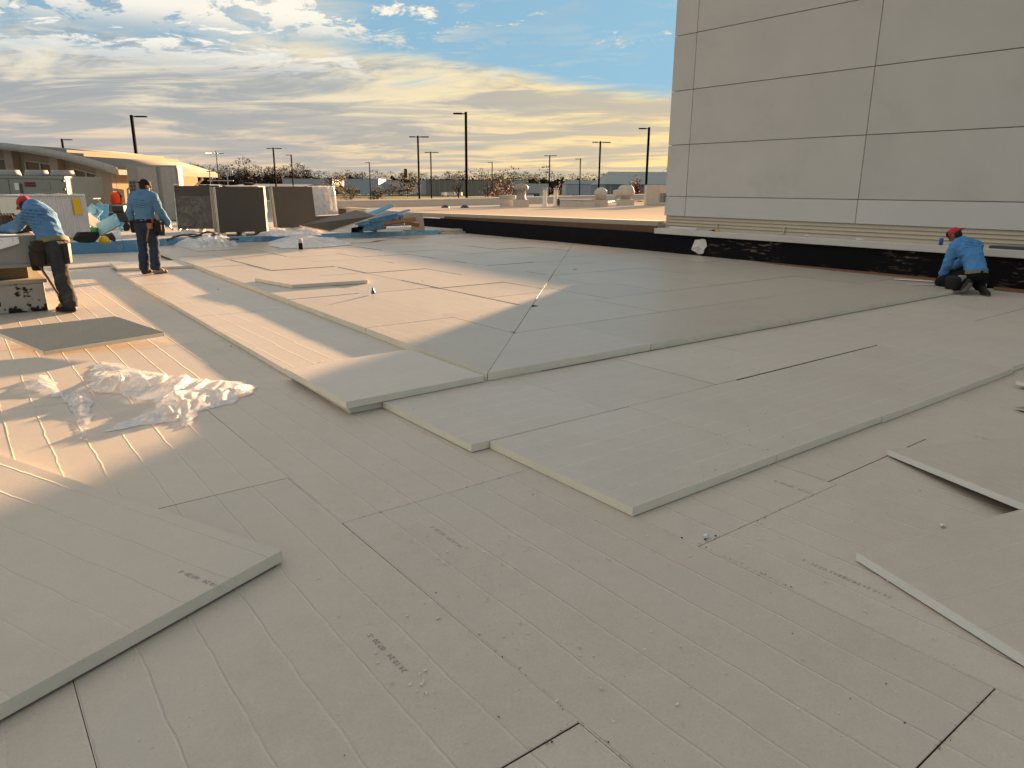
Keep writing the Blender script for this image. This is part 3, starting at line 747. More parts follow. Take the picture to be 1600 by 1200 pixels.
fp = gp([(36, 608), (50, 592), (72, 588), (88, 602), (138, 690), (142, 580), (158, 566), (182, 568), (215, 576), (270, 590), (330, 597), (385, 597), (402, 610), (370, 628), (312, 645), (292, 670), (275, 660), (230, 664), (168, 674), (200, 658), (240, 643), (245, 624), (215, 626), (185, 614), (130, 616), (85, 622), (55, 614)])
film('plastic_film', fp, 0., .105, 'film_clear', 'large clear crumpled plastic film on the boards in the left foreground', 'plastic film', 2, .015, 5., .16)
film('plastic_film', gp([(248, 388), (262, 378), (290, 372), (330, 374), (352, 380), (386, 387), (380, 392), (350, 391), (300, 394), (255, 393)], .06), .004, .36, 'film_white', 'white crumpled plastic sheet on the floor behind the standing worker', 'plastic film', 4, .025, 2.6, .45)
film('plastic_film', gp([(416, 380), (440, 376), (500, 374), (546, 378), (548, 384), (500, 388), (440, 389), (425, 386)], .13), .14, .22, 'film_white', 'white crumpled plastic sheet beside the short pipe stub', 'plastic film', 6, .025, 2.8, .4)
film('plastic_film', gp([(395, 364), (420, 362), (470, 358), (505, 362), (500, 368), (440, 370), (400, 370)], .28), .275, .22, 'film_clear', 'clear wrinkled plastic heaped at the foot of the dark wrapped bundles', 'plastic film', 8, .025, 3., .3)
# patch of white plastic stuck on the black parapet
b_ = MB(); r_ = random.Random(4); pts = []
for i in range(16):
    w = 2 * math.pi * i / 16; rad = r_.uniform(.62, 1.05); pts.append((10.66 + .235 * rad * math.cos(w), .365 + .235 * rad * math.sin(w) * (1.15 if math.sin(w) < 0 else .9)))
cx, cy = 10.66, .36
i0 = 0; b_.v = [(13.53, cx, cy)] + [(13.575 + r_.uniform(-.025, .015), y, z) for y, z in [(cx + (p[0] - cx) * .55, cy + (p[1] - cy) * .55) for p in pts]] + [(13.592 - r_.uniform(0, .02), y, z) for y, z in pts]
for i in range(16):
    j = (i + 1) % 16; b_.f += [(0, 1 + j, 1 + i), (1 + i, 1 + j, 17 + j, 17 + i)]; b_.mi += [0, 0]
tag(b_.build('plastic_patch', 'bright_white'), 'round white plastic patch hanging on the black parapet', 'plastic patch')

# ================================================================== BLUE LEDGE, BUNDLES, PILE
bl = thing('blue_foam_edge', 'long blue foam edge strip closing the old roof beyond the floor', 'foam edge')
xx = [1.0, 3.4, 5.85, 8.3, 10.7, 12.65]
for a, c in zip(xx[:-1], xx[1:]):
    b_ = MB(); b_.box((a + .004, 20.34 + random.uniform(-.01, .01), .0), (c - .004, 20.50, .285 + random.uniform(-.006, .004))); b_.build('foam_board', 'blue_foam', bl, bevel=.006)
b_ = MB(); b_.box((-9, 20.36, .0), (.99, 20.5, .28)); b_.build('foam_board', 'blue_foam', bl, bevel=.006)
# concrete stub at the right end of the blue edge
b_ = MB(); b_.box((12.67, 20.2, .0), (13.58, 20.6, .22)); b_.box((12.8, 20.25, .22), (13.5, 20.55, .30)); tag(b_.build('concrete_stub', 'concrete', bevel=.02), 'rough concrete stub between blue foam edge and black parapet', 'concrete')
# pipe stub
t_ = thing('pipe_stub', 'short black and white pipe stub standing on the far boards', 'pipe', (6.62, 16.9, .16))
MB().lathe((0, 0, 0), [(.055, 0), (.05, .02), (.05, .15)], 14).build('tar_sleeve', 'tar_clean', t_, True)
MB().lathe((0, 0, .151), [(.043, 0), (.043, .09), (.046, .10)], 14).build('pipe_top', 'white_metal', t_, True)
# bundles of boards standing on edge
def bundle(label, p0, p1, h, nb, lean, wrap, zb=.275, th=.055, top='facer_bundle', dark=True):
    p0 = Vector((p0[0], p0[1], 0)); p1 = Vector((p1[0], p1[1], 0)); w = (p1 - p0).length; rz = math.atan2(p1.y - p0.y, p1.x - p0.x)
    mid = (p0 + p1) / 2; t_ = thing('board_bundle', label, 'board bundle', (mid.x, mid.y, zb), rz)
    key = ('v', round(w, 2), round(h, 2), th)
    if key not in BM:
        b = MB(); b.box((-w / 2, 0, 0), (w / 2, th - .004, h)); b.mi = [1, 1, 0, 1, 0, 1]
        me = b.mesh('insulation_board', [top, 'foam']); bevel_mesh(me, .01, 2); BM[key] = me
    for i in range(nb):
        o = bpy.data.objects.new('insulation_board', BM[key]); COL.objects.link(o); o.parent = t_
        o.location = (random.uniform(-.012, .012) * (i > 0), i * th, .10); o.rotation_euler = (-lean, 0, random.uniform(-.004, .004))
    D_ = nb * th
    for x in (-w * .4, 0, w * .4):
        b = MB(); b.box((x - .05, .0, 0), (x + .05, D_, .085)); b.build('foam_skid', 'foam', t_)
    def sheet(name, org, ux, uy, nu, nv, mt_, amp, seed):
        b = MB(); org = Vector(org); ux = Vector(ux); uy = Vector(uy); nn = ux.cross(uy).normalized()
        for i in range(nu + 1):
            for j in range(nv + 1):
                p = org + ux * (i / nu) + uy * (j / nv); q_ = Vector((i / nu * 3 * ux.length, j / nv * 1.2 * uy.length, seed))
                p = p + nn * (amp * (1 - abs(noise.noise(q_ * 1.7)) * 2) + amp * .5 * noise.noise(q_ * 6)); b.v.append(tuple(p))
        for i in range(nu):
            for j in range(nv): b.f.append((i * (nv + 1) + j, (i + 1) * (nv + 1) + j, (i + 1) * (nv + 1) + j + 1, i * (nv + 1) + j + 1)); b.mi.append(0)
        return b.build(name, mt_, t_, True)
    s_ = math.sin(lean) * h; c_ = math.cos(lean) * h
    if 'R' in wrap: sheet('wrap_side', (w / 2 + .025, -.02, .06), (0, D_ + .04, 0), (0, s_, c_ + .06), 16, 20, 'film_side', .02, 1)
    if 'L' in wrap: sheet('wrap_side', (-w / 2 - .03, -.05, .04), (0, D_ + .08, 0), (0, s_, c_ * .9), 16, 20, 'film_white', .03, 2)
    if 'T' in wrap: sheet('wrap_top', (-w / 2 - .02, s_ - .02, c_ + .125), (w + .04, 0, 0), (0, D_ + .04, 0), 18, 14, 'film_white', .015, 3)
    if 'F' in wrap: sheet('wrap_front', (-w / 2 - .02, -.03, .08), (w + .04, 0, 0), (0, s_, c_ * .78), 22, 20, 'film_wrap', .018, 4)
    if 'W' in wrap: sheet('wrap_front', (-w / 2 - .02, -.04, .06), (w + .04, 0, 0), (0, s_, c_ + .06), 22, 20, 'film_white', .02, 5)
    if 'K' in wrap:
        sheet('loose_wrap', (w / 2 + .02, -.02, .08), (.28, -.12, -.03), (-.02, s_ * .8, c_ * .72), 8, 14, 'film_wrap', .05, 6)
    return t_
bundle('leftmost dark board bundle with glossy film over its face', gd(279, 363.5, .27)[:2], gd(349, 363, .27)[:2], 1.24, 10, .06, 'LFT')
bundle('middle dark board bundle with a bare face and bright plastic on its right side', gd(344, 369.5, .27)[:2], gd(418, 367.5, .27)[:2], 1.22, 14, .02, 'RT')
bundle('dark board bundle leaning back, right of the bright plastic side', gd(434, 361.5, .27)[:2], gd(496, 360, .27)[:2], 1.27, 8, .22, '')
bundle('white wrapped board bundle behind the leaning dark one', gd(486, 343, .27)[:2], gd(527, 341, .27)[:2], 1.25, 16, .10, 'WRT')
# dark cloth lying on the middle bundle
p = gd(395, 300, 1.62); scrap('work_jacket', *(gd(386, 368, .27) + FW * .45)[:2], 1.62, (.30, .18, .10), 'black_cloth', 'dark jacket lying on top of the middle board bundle', 'jacket', 31, .6, rz=RZ)
# black hoses / cords at the foot
def hose(label, pts, r=.018, mt_='dark_metal', cat='hose', name='hose'):
    cu = bpy.data.curves.new(name, 'CURVE'); cu.dimensions = '3D'; cu.bevel_depth = r; cu.bevel_resolution = 2; cu.resolution_u = 6
    sp = cu.splines.new('NURBS'); sp.points.add(len(pts) - 1); sp.use_endpoint_u = True; sp.order_u = 3
    for p_, q_ in zip(sp.points, pts): p_.co = (q_[0], q_[1], q_[2], 1)
    ob = bpy.data.objects.new('tmp', cu); COL.objects.link(ob); dg = bpy.context.evaluated_depsgraph_get()
    me = bpy.data.meshes.new_from_object(ob.evaluated_get(dg)); bpy.data.objects.remove(ob)
    me.materials.clear(); me.materials.append(M[mt_])
    for f_ in me.polygons: f_.use_smooth = True
    return tag(put(name, me), label, cat)
hose('black hose looping on the old roof in front of the leftmost bundle', [tuple(gd(x, y, .30)[:2]) + (.30 + dz_,) for x, y, dz_ in [(262, 375, 0), (285, 368, .06), (305, 372, 0), (325, 366, .12), (345, 372, 0), (372, 374, 0)]], .025)
hose('second black hose lying behind the white crumpled sheet', [tuple(gd(x, y, .30)[:2]) + (.30 + dz_,) for x, y, dz_ in [(270, 370, 0), (300, 366, .03), (320, 370, .0), (340, 368, .05), (360, 375, 0)]], .02)
# pile of scrap boards at the right end of the blue edge
def stick(name, label, p0, p1, w, th, mt_, cat, roll=0., group=None, side=None):
    p0 = Vector(p0); p1 = Vector(p1); L = (p1 - p0).length; mid = (p0 + p1) / 2
    b = MB(); b.box((-L / 2, -w / 2, -th / 2), (L / 2, w / 2, th / 2)); b.mi = [0, 0, 1, 1, 1, 1]
    me = b.mesh(name, [mt_, side or mt_]); bevel_mesh(me, .006, 1); o = put(name, me); o.location = mid
    dv = (p1 - p0).normalized(); o.rotation_mode = 'QUATERNION'; q_ = dv.to_track_quat('X', 'Z')
    o.rotation_quaternion = q_ @ Matrix.Rotation(roll, 4, 'X').to_quaternion(); return tag(o, label, cat, group)
b_ = MB()
A_ = [gd(509, 357, .35), gd(538, 363, .30), gd(588, 337, .8), gd(556, 328, .95)]
A_ = [Vector((8.35, 21.3, .50)), Vector((9.0, 20.65, .34)), at(588, 337, 21.8), at(556, 328, 22.6)]
c = sum(A_, Vector()) / 4; nrm = (A_[1] - A_[0]).cross(A_[3] - A_[0]).normalized() * .05
b_.v = [tuple(p - c) for p in A_] + [tuple(p - c - nrm) for p in A_]; b_.f = [(0, 1, 2, 3), (7, 6, 5, 4), (0, 4, 5, 1), (1, 5, 6, 2), (2, 6, 7, 3), (3, 7, 4, 0)]; b_.mi = [0, 0, 1, 1, 1, 1]
o = b_.build('insulation_board', ['facer_bundle', 'foam']); o.location = c; tag(o, 'dark board leaning flat on the scrap pile right of the bundles', 'insulation board')
G = 'blue foam strips in the scrap pile'
def pz(x, y, D): return tuple(at(x, y, D))
stick('foam_strip', 'long pale blue foam strip jutting up highest to the right from the scrap pile', pz(575, 343, 22), pz(640, 328, 22.6), .16, .04, 'blue_foam', 'foam strip')
stick('foam_strip', 'long blue foam strip sloping over the dark board, second highest', pz(560, 342, 22.6), pz(613, 321, 23.5), .14, .05, 'blue_foam', 'foam strip', .5)
stick('foam_strip', 'white ended foam strip at the top of the scrap pile', pz(572, 331, 23.2), pz(590, 327, 23.4), .25, .04, 'bright_white', 'foam strip', .3)
stick('foam_strip', 'white roll lying lowest at the front of the scrap pile', pz(604, 357, 21.6), pz(642, 355.5, 21.9), .10, .09, 'bright_white', 'foam strip', .4)
SW = ['lying lowest left', 'lying across the front', 'in the middle of the heap', 'at the lower left end', 'at the far right end', 'high on the left', 'under the brown planks']
for i, a in enumerate([(555, 350, 600, 342), (560, 356, 610, 352), (580, 347, 622, 338), (567, 352, 590, 358), (600, 340, 630, 338), (575, 338, 605, 345), (590, 352, 640, 347)]):
    stick('foam_strip', 'short blue foam strip in the scrap pile, ' + SW[i], pz(a[0], a[1], 22 + i * .12), pz(a[2], a[3], 22.3 + i * .1), .22 + .05 * (i % 3), .05, 'blue_foam', 'foam strip', i * .7, G)
for i, a in enumerate([(585, 358, 632, 350), (600, 350, 650, 342), (612, 344, 655, 352)]):
    stick('wood_plank', 'short brown plank in the scrap pile by the parapet, ' + ['lowest one', 'middle one', 'rightmost one'][i], pz(a[0], a[1], 21.9 + i * .2), pz(a[2], a[3], 22.0 + i * .3), .12, .04, 'wood', 'plank', i * .9, 'planks in the scrap pile')
for i, a in enumerate([(588, 357, .35, .25, .2), (608, 352, .4, .3, .22), (628, 350, .45, .3, .28), (566, 361, .3, .2, .14), (648, 355, .3, .25, .28)]):
    p = gd(a[0], a[1] + 4, .27); scrap('tar_scrap', p.x, p.y + .3, .27, (a[2], a[3], a[4]), 'tar_clean', 'black torn membrane scrap in the pile by the parapet, ' + ['under the planks', 'in the middle', 'behind the white roll', 'at the left foot', 'at the right end'][i], 'membrane scrap', 40 + i, 1.0, 'membrane scraps in the pile', RZ)
stick('metal_flashing', 'bright white metal strip lying across the end of the parapet', pz(617, 337, 23.5), pz(686, 341, 24.2), .22, .025, 'bright_white', 'flashing')
stick('metal_sheet', 'grey metal sheet leaning on the parapet end behind the scrap pile', pz(628, 350, 23.2), pz(662, 346, 23.4), .04, .55, 'grey_metal', 'sheet')
stick('white_board', 'white foam sheet lying beside the leaning dark bundle', pz(497, 338, 25), pz(540, 336, 25), .9, .05, 'bright_white', 'foam sheet')
stick('dark_sheet', 'dark blue sheet standing under the white sheet behind the leaning bundle', pz(492, 349, 24.3), pz(530, 347, 24.3), .04, .45, 'hvac_dark', 'sheet')

# ================================================================== LEFT: BUNDLE, SCRAPS, UNIT
# white wrapped bundle with yellow sign
p0 = gd(46, 376, .27); p1 = gd(141, 371, .27); w = (p1 - p0).length; mid = (p0 + p1) / 2
t_ = thing('wrapped_bundle', 'big white ribbed plastic wrapped bundle with a yellow sign', 'wrapped bundle', (mid.x, mid.y, .27), math.atan2(p1.y - p0.y, p1.x - p0.x))
b_ = MB(); b_.box((-w / 2, .05, 0), (w / 2, 1.2, 1.06)); b_.build('foam_block', 'foam', t_, bevel=.03)
b_ = MB(); nu, nv = 110, 14
for i in range(nu + 1):
    for j in range(nv + 1):
        x = -w / 2 - .03 + (w + .06) * i / nu; z = .02 + 1.10 * j / nv
        y = .0 + .012 * math.sin(i * 1.35) + .02 * noise.noise(Vector((x * 2, z * 2, 3))) + (.05 * (j / nv) ** 6)
        if j == nv: z += .02 * noise.noise(Vector((x * 4, 0, 0)))
        b_.v.append((x, y, z))
for i in range(nu):
    for j in range(nv): b_.f.append((i * (nv + 1) + j, (i + 1) * (nv + 1) + j, (i + 1) * (nv + 1) + j + 1, i * (nv + 1) + j + 1)); b_.mi.append(0)
b_.build('plastic_wrap', 'bright_white', t_, True)
b_ = MB(); b_.box((-w / 2 - .02, .0, 1.065), (w / 2 + .02, 1.22, 1.095)); b_.build('wrap_top', 'bright_white', t_, bevel=.012)
b_ = MB(); b_.box((.28 * w, -.05, .60), (.40 * w, -.035, 1.00)); b_.build('yellow_sign', 'yellow_sign', t_)
# blue foam scrap heap
G2 = 'blue foam scraps beside the white wrapped bundle'
def slab(label, cx, cy, D, w_, h_, th, rot, mt_='blue_foam', cat='foam scrap', group=None, name='foam_scrap'):
    b = MB(); b.box((-w_ / 2, -th / 2, -h_ / 2), (w_ / 2, th / 2, h_ / 2)); me = b.mesh(name, [mt_]); bevel_mesh(me, .006, 1)
    o = put(name, me); o.location = at(cx, cy, D); o.rotation_euler = (rot[0], rot[1], RZ + rot[2]); return tag(o, label, cat, group)
slab('tall blue foam scrap standing upright at the top of the left scrap heap', 160, 336, 21.2, .30, .62, .05, (.1, .15, .5))
slab('broad blue foam slab tilted up in front of the left scrap heap', 166, 353, 20.2, .75, .36, .06, (-.4, -.5, .2))
slab('large pale blue foam slab lying against the white wrapped bundle', 125, 344, 20.8, .75, .62, .05, (-.75, -.25, -.3))
for i, a in enumerate([(140, 335, .5, .3), (118, 352, .55, .3), (133, 358, .6, .25), (150, 345, .5, .2), (147, 330, .35, .3), (176, 348, .55, .15), (112, 362, .4, .25), (185, 352, .5, .12), (128, 366, .6, .2)]):
    slab('small broken blue foam scrap in the left scrap heap', a[0], a[1], 20.6 + .1 * (i % 4), a[2], a[3], .05, (-.9 + .35 * (i % 5), -.6 + .37 * (i % 4), i * .8), group=G2)
slab('white torn sheet among the blue scraps', 147, 347, 20.2, .5, .25, .03, (-.6, .7, .2), 'bright_white', 'sheet')
slab('green and white carton in the left scrap heap', 138, 361, 20.0, .42, .20, .2, (0, .05, .2), 'green_box', 'carton', name='carton')
p = gd(140, 383, .27)
scrap('black_bag', p.x, p.y + .25, .27, (.42, .22, .20), 'black_cloth', 'limp black bag lying on the blue foam edge', 'bag', 61, 1.0, rz=RZ)
p = gd(176, 381, .27); scrap('canvas_bag', p.x, p.y + .3, .27, (.22, .16, .15), 'leather', 'small brown tool bag right of the yellow helmet', 'bag', 62, 1.0, rz=RZ)
p = gd(187, 375, .27); scrap('paper_heap', p.x, p.y + .3, .27, (.22, .15, .14), 'film_white', 'crumpled whitish plastic right of the tool bag', 'plastic', 63, 1.0, rz=RZ)
# yellow helmet
p = gd(165, 381, .27); t_ = thing('safety_helmet', 'yellow safety helmet lying on the blue foam edge', 'helmet', (p.x, p.y + .12, .28), RZ)
MB().lathe((0, 0, .02), [(.115, 0), (.12, .03), (.11, .08), (.08, .125), (.03, .145), (.005, .148)], 20).build('shell', 'yellow', t_, True)
b_ = MB(); b_.prism([(.15 * math.cos(a) + .02, .125 * math.sin(a) - .03) for a in [2 * math.pi * i / 24 for i in range(24)]], .008, .018); b_.build('brim', 'yellow', t_)
MB().box((-.012, -.11, .06), (.012, .11, .172)).build('ridge', 'yellow', t_, bevel=.008)
# curb with hood where the bent worker leans
t_ = thing('roof_hood', 'grey metal roof hood on a peeling black and white curb at the left', 'roof hood', (.35, 12.35, 0), 0)
b_ = MB(); b_.box((-1.5, -1.12, -.0), (.54, 1.1, .37)); cb = b_.build('peeling_curb', 'peel', t_, bevel=.015)
b_ = MB(); b_.box((-1.55, -1.15, .371), (.58, 1.13, .42)); b_.build('curb_cap', 'tan_fascia', t_, bevel=.01)
b_ = MB(); b_.box((-1.45, -.95, .421), (.40, .95, .60)); b_.build('neck', 'belt', t_, bevel=.01)
b_ = MB(); x0, x1, y0, y1 = -2.0, .72, -1.2, 1.15
prof = [(x0, .60), (x1, .60), (x1, .80), (x1 - .06, .93), (x1 - .2, .985), (x0, .99)]
n_ = len(prof)
b_.v = [(x, y0, z) for x, z in prof] + [(x, y1, z) for x, z in prof]
b_.f = [tuple(range(n_)), tuple(reversed(range(n_, 2 * n_)))] + [(i, n_ + i, n_ + (i + 1) % n_, (i + 1) % n_) for i in range(n_)]; b_.mi = [0] * len(b_.f)
b_.build('hood', 'grey_metal', t_, bevel=.012)
b_ = MB(); b_.box((x0, y0 - .02, .585), (x1 + .02, y0 - .001, .63)); b_.build('drip_edge', 'grey_metal', t_, bevel=.005)
# paper plan hanging over the hood
b_ = MB(); nu, nv = 14, 14
for i in range(nu + 1):
    for j in range(nv + 1):
        u, v_ = i / nu, j / nv
        x = .35 + .62 * (u - .5) * 1.1; y = 11.12 + v_ * .5 - .0
        z = .992 + .004
        if y < 11.17: z -= (11.17 - y) * 4.5 * (1 - abs(u - .45)); y = 11.125 - .02 * (1 - u)
        b_.v.append((x, y - .0, z + .008 * math.sin(u * 5)))
for i in range(nu):
    for j in range(nv): b_.f.append((i * (nv + 1) + j, (i + 1) * (nv + 1) + j, (i + 1) * (nv + 1) + j + 1, i * (nv + 1) + j + 1)); b_.mi.append(0)
tag(b_.build('paper_plan', 'paper', None, True), 'white paper plan draped over the edge of the grey hood', 'paper')
# wire cone strainer on the hood
cpos = at(38, 388, 10.1); t_ = thing('wire_strainer', 'rusty wire cone strainer standing on the grey hood', 'strainer', (.62, 11.75, .99))
MB().lathe((0, 0, 0), [(.17, 0), (.175, .02), (.10, .22), (.085, .23)], 24).build('rusty_cone', 'rust', t_, True)
for i in range(20):
    a = 2 * math.pi * i / 20; MB().tube((.178 * math.cos(a), .178 * math.sin(a), .0), (.10 * math.cos(a), .10 * math.sin(a), .25), .006, None, 5).build('wire', 'rust', t_)
t_ = thing('cardboard_box', 'small open brown box behind the wire strainer', 'box', (.80, 12.0, .99), .3)
MB().box((-.12, -.1, 0), (.12, .1, .12)).build('box_body', 'wood', t_, bevel=.005)
MB().box((-.12, .1, .10), (.12, .115, .22)).build('flap', 'wood', t_)
# rooftop air handler
HD = 24.6
p0 = at(-75, 340, HD); p1 = at(111, 340, HD); hw = (p1 - p0).length; mid = (p0 + p1) / 2; rzh = RZ
t_ = thing('rooftop_unit', 'grey green rooftop air unit with fans and a black badge', 'air unit', (mid.x, mid.y, .27), rzh)
x0, x1 = -hw / 2, hw / 2; hh = at(50, 275, HD).z - .27
MB().box((x0, 0, 0), (x1, 2.2, .14)).build('base_rail', 'hvac_dark', t_, bevel=.01)
MB().box((x0, .01, .141), (x1, 2.2, hh)).build('casing', 'hvac_paint', t_, bevel=.015)
cuts = [x0 + .01, x0 + hw * .40, x0 + hw * .53, x1 - .02]
for a, c in zip(cuts[:-1], cuts[1:]):
    MB().box((a + .012, -.02, .18), (c - .012, .008, hh - .10)).build('panel', 'hvac_paint', t_, bevel=.008)
MB().box((x0, -.03, hh - .085), (x1, -.001, hh - .01)).build('top_trim', 'hvac_paint', t_, bevel=.006)
for fx in (.12, .42, .66, .88):
    cx = x0 + hw * fx; fo = MB().lathe((cx, .7, hh + .001), [(.36, 0), (.37, .05), (.33, .16), (.32, .20), (.29, .20), (.28, .05)], 26).build('fan_guard', 'galv', t_, True)
    b_ = MB(); b_.tube((cx, .7, hh + .06), (cx, .7, hh + .16), .06, .05, 10)
    for i in range(4):
        a = i * math.pi / 2 + .4; b_.box((.05, -.05, .09), (.26, .05, .10), 0, Matrix.Translation((cx, .7, hh)) @ rot_z(a))
    b_.build('fan_blades', 'dark_metal', fo)
bx0 = x0 + hw * .66
bp = MB().box((bx0, -.032, hh - 0.340), (bx0 + .36, -.021, hh - 0.200)).build('badge', 'dark_metal', t_)
cu = bpy.data.curves.new('badge_text', 'FONT'); cu.body = 'TRANE'; cu.size = .075; ob = bpy.data.objects.new('tmp', cu); COL.objects.link(ob)
me = bpy.data.meshes.new_from_object(ob.evaluated_get(bpy.context.evaluated_depsgraph_get())); bpy.data.objects.remove(ob); me.materials.clear(); me.materials.append(M['red'])
o = put('badge_text', me, bp); o.location = (bx0 + .12, -.034, hh - 0.295); o.rotation_euler = (R(90), 0, 0)
b_ = MB(); n_ = 20
for i in range(n_):
    a, c = 2 * math.pi * i / n_, 2 * math.pi * (i + 1) / n_
    b_.face([(bx0 + .06 + .024 * math.cos(a), -.034, hh - 0.270 + .024 * math.sin(a)), (bx0 + .06 + .024 * math.cos(c), -.034, hh - 0.270 + .024 * math.sin(c)), (bx0 + .06 + .038 * math.cos(c), -.034, hh - 0.270 + .038 * math.sin(c)), (bx0 + .06 + .038 * math.cos(a), -.034, hh - 0.270 + .038 * math.sin(a))])
b_.build('badge_emblem', 'red', bp)
MB().box((x0 + hw * .575, -.03, hh - 0.450), (x0 + hw * .61, -.021, hh - 0.220)).build('notice_label', 'bright_white', t_)
MB().box((x0 + hw * .615, -.03, hh - 0.750), (x0 + hw * .64, -.021, hh - 0.240)).build('notice_strip', 'hvac_dark', t_)
MB().box((x0 + hw * .79, -.04, hh - 0.440), (x0 + hw * .87, -.021, hh - 0.200)).build('access_hatch', 'hvac_paint', t_, bevel=.006)
for z in (hh - 0.450, hh - 0.180): MB().box((x1 - .10, -.045, z), (x1 - .02, -.021, z + .06)).build('hinge', 'dark_metal', t_)
for i, (a, zz) in enumerate(((.43, .62), (.46, .62), (.43, .45), (.46, .45), (.50, .52))):
    MB().box((x0 + hw * a, -.03, zz), (x0 + hw * (a + .024), -.021, zz + .14)).build('vent_grille', 'hvac_dark', t_)

# ================================================================== LEFT BUILDING WITH CURVED ROOF
BA = R(10)                                   # its side wall runs 10 degrees right of the view
bu = FW * math.cos(BA) + RT * math.sin(BA)   # along the side wall, away from us
bv = RT * math.cos(BA) - FW * math.sin(BA)   # across the gable, to the right
c0 = at(168, 256, 34); c0.z = 0
bd = thing('clubhouse_building', 'tan building with a curved metal roof and tall gable windows behind the air unit', 'building', (c0.x, c0.y, .27), math.atan2(bv.y, bv.x))
# local x = across gable (0 = right-hand wall, negative to the left), local y = away, z up
WID, LEN = 13.0, 6.8; EZ = 2.05; PK = 3.12
def arc(x, lift=0.):     # roof height over the gable
    u = (x + WID / 2 + .4) / (WID / 2 + .9); return EZ + (PK - EZ) * (1 - u * u) + lift
b_ = MB(); n_ = 26; xs_ = [-WID + WID * i / n_ for i in range(n_ + 1)]
b_.v = [(x, .4, 0) for x in xs_] + [(x, .4, max(arc(x) - .12, .2)) for x in xs_]
b_.f = [(i, i + 1, n_ + 2 + i, n_ + 1 + i) for i in range(n_)]; b_.mi = [0] * n_
b_.build('gable_wall', 'building_shade', bd)
MB().box((-.35, .42, 0), (0, LEN, EZ - .05)).build('side_wall', 'building_tan', bd)
for y in (2.0, 3.6, 5.2):
    MB().box((.001, y - .012, .0), (.006, y + .012, EZ - .2)).build('wall_joint', 'joint', bd)
for z in (.55, .95): MB().box((.001, .42, z - .012), (.007, LEN, z + .012)).build('wall_joint', 'joint', bd)
b_ = MB(); b_.box((-WID, LEN - .2, 0), (-.36, LEN, EZ)); b_.build('rear_wall', 'building_tan', bd)
# roof shell: pans running up the arc
n_ = 34; xs_ = [-WID - .6 + (WID + 1.35) * i / n_ for i in range(n_ + 1)]
b_ = MB()
for y in (-.35, LEN + .6):
    b_.v += [(x, y, arc(x, .10)) for x in xs_]
    b_.v += [(x, y, arc(x, .0)) for x in xs_]
k4 = n_ + 1
for i in range(n_):
    b_.f += [(i, i + 1, 2 * k4 + i + 1, 2 * k4 + i), (k4 + i, 3 * k4 + i, 3 * k4 + i + 1, k4 + i + 1), (i, k4 + i, k4 + i + 1, i + 1), (2 * k4 + i, 2 * k4 + i + 1, 3 * k4 + i + 1, 3 * k4 + i)]
b_.f += [(k4 - 1, 2 * k4 - 1, 4 * k4 - 1, 3 * k4 - 1)]; b_.mi = [0] * len(b_.f)
rf = b_.build('roof', 'roof_seam', bd, True)
for sx in (-2.2, -1.35):      # bright snow rails on the roof
    b_ = MB(); b_.box((sx - .03, .2, arc(sx, .10)), (sx + .03, LEN + .4, arc(sx, .22))); b_.build('snow_rail', 'trim', rf)
b_ = MB()
b_.v = []
for y in (-.55, -.36):
    b_.v += [(x, y, arc(x, .14)) for x in xs_] + [(x, y, arc(x, -.17)) for x in xs_]
for i in range(n_):
    b_.f += [(i, k4 + i, k4 + i + 1, i + 1), (i, i + 1, 2 * k4 + i + 1, 2 * k4 + i), (k4 + i, 3 * k4 + i, 3 * k4 + i + 1, k4 + i + 1)]
b_.f += [(k4 - 1, 2 * k4 - 1, 4 * k4 - 1, 3 * k4 - 1)]; b_.mi = [0] * len(b_.f)
b_.build('gable_fascia', 'galv', rf, True)
ge = xs_[-1]
MB().box((ge - .02, -.5, arc(ge, -.18)), (ge + .13, LEN + .6, arc(ge, .05))).build('gutter', 'trim', rf, bevel=.02)
# downspout and brackets
for y in (1.0, LEN - .8):
    b_ = MB(); zt = arc(ge, -.2); b_.tube((ge + .02, y, zt + .05), (ge + .02, y, zt - .14), .055, None, 8); b_.tube((ge + .02, y, zt - .12), (.09, y, zt - .62), .055, None, 8); b_.tube((.09, y, zt - .60), (.09, y, .0), .055, None, 8)
    b_.build('downspout', 'trim', bd)
# windows and piers in the gable
def gwin(x0, x1, z0, top_lift, nm):
    fr = MB(); n2 = 8; X = [x0 + (x1 - x0) * i / n2 for i in range(n2 + 1)]
    pts = [(x0, z0), (x1, z0)] + [(x, arc(x, top_lift)) for x in reversed(X)]
    b = MB(); b.face([(x, .36, z) for x, z in pts]); w_ = b.build('window', nm, bd)
    f = MB(); tt = .06
    f.box((x0 - tt, .30, z0), (x0, .37, arc(x0, top_lift))); f.box((x1, .30, z0), (x1 + tt, .37, arc(x1, top_lift)))
    xm = (x0 + x1) / 2; f.box((xm - .035, .31, z0), (xm + .035, .365, arc(xm, top_lift))); f.box((x0, .305, z0 - tt), (x1, .37, z0))
    zm = .75
    f.box((x0, .312, zm - .03), (x1, .366, zm + .03))
    for a, c in zip(X[:-1], X[1:]):
        i0 = len(f.v); f.v += [(a, .30, arc(a, top_lift)), (c, .30, arc(c, top_lift)), (c, .30, arc(c, top_lift) + tt), (a, .30, arc(a, top_lift) + tt)]
        f.f.append((i0, i0 + 1, i0 + 2, i0 + 3)); f.mi.append(0)
    f.build('frame', 'trim', w_)
gwin(-2.05, -.85, .35, -.62, 'window_glass')
gwin(-4.55, -3.05, .35, -.62, 'window_warm')
gwin(-7.2, -5.5, .35, -.62, 'window_glass')
for x in (-2.75, -5.1, -7.7): MB().box((x - .22, -.05, 0), (x + .22, .38, arc(x, -.14))).build('pier', 'building_shade', bd, bevel=.02)
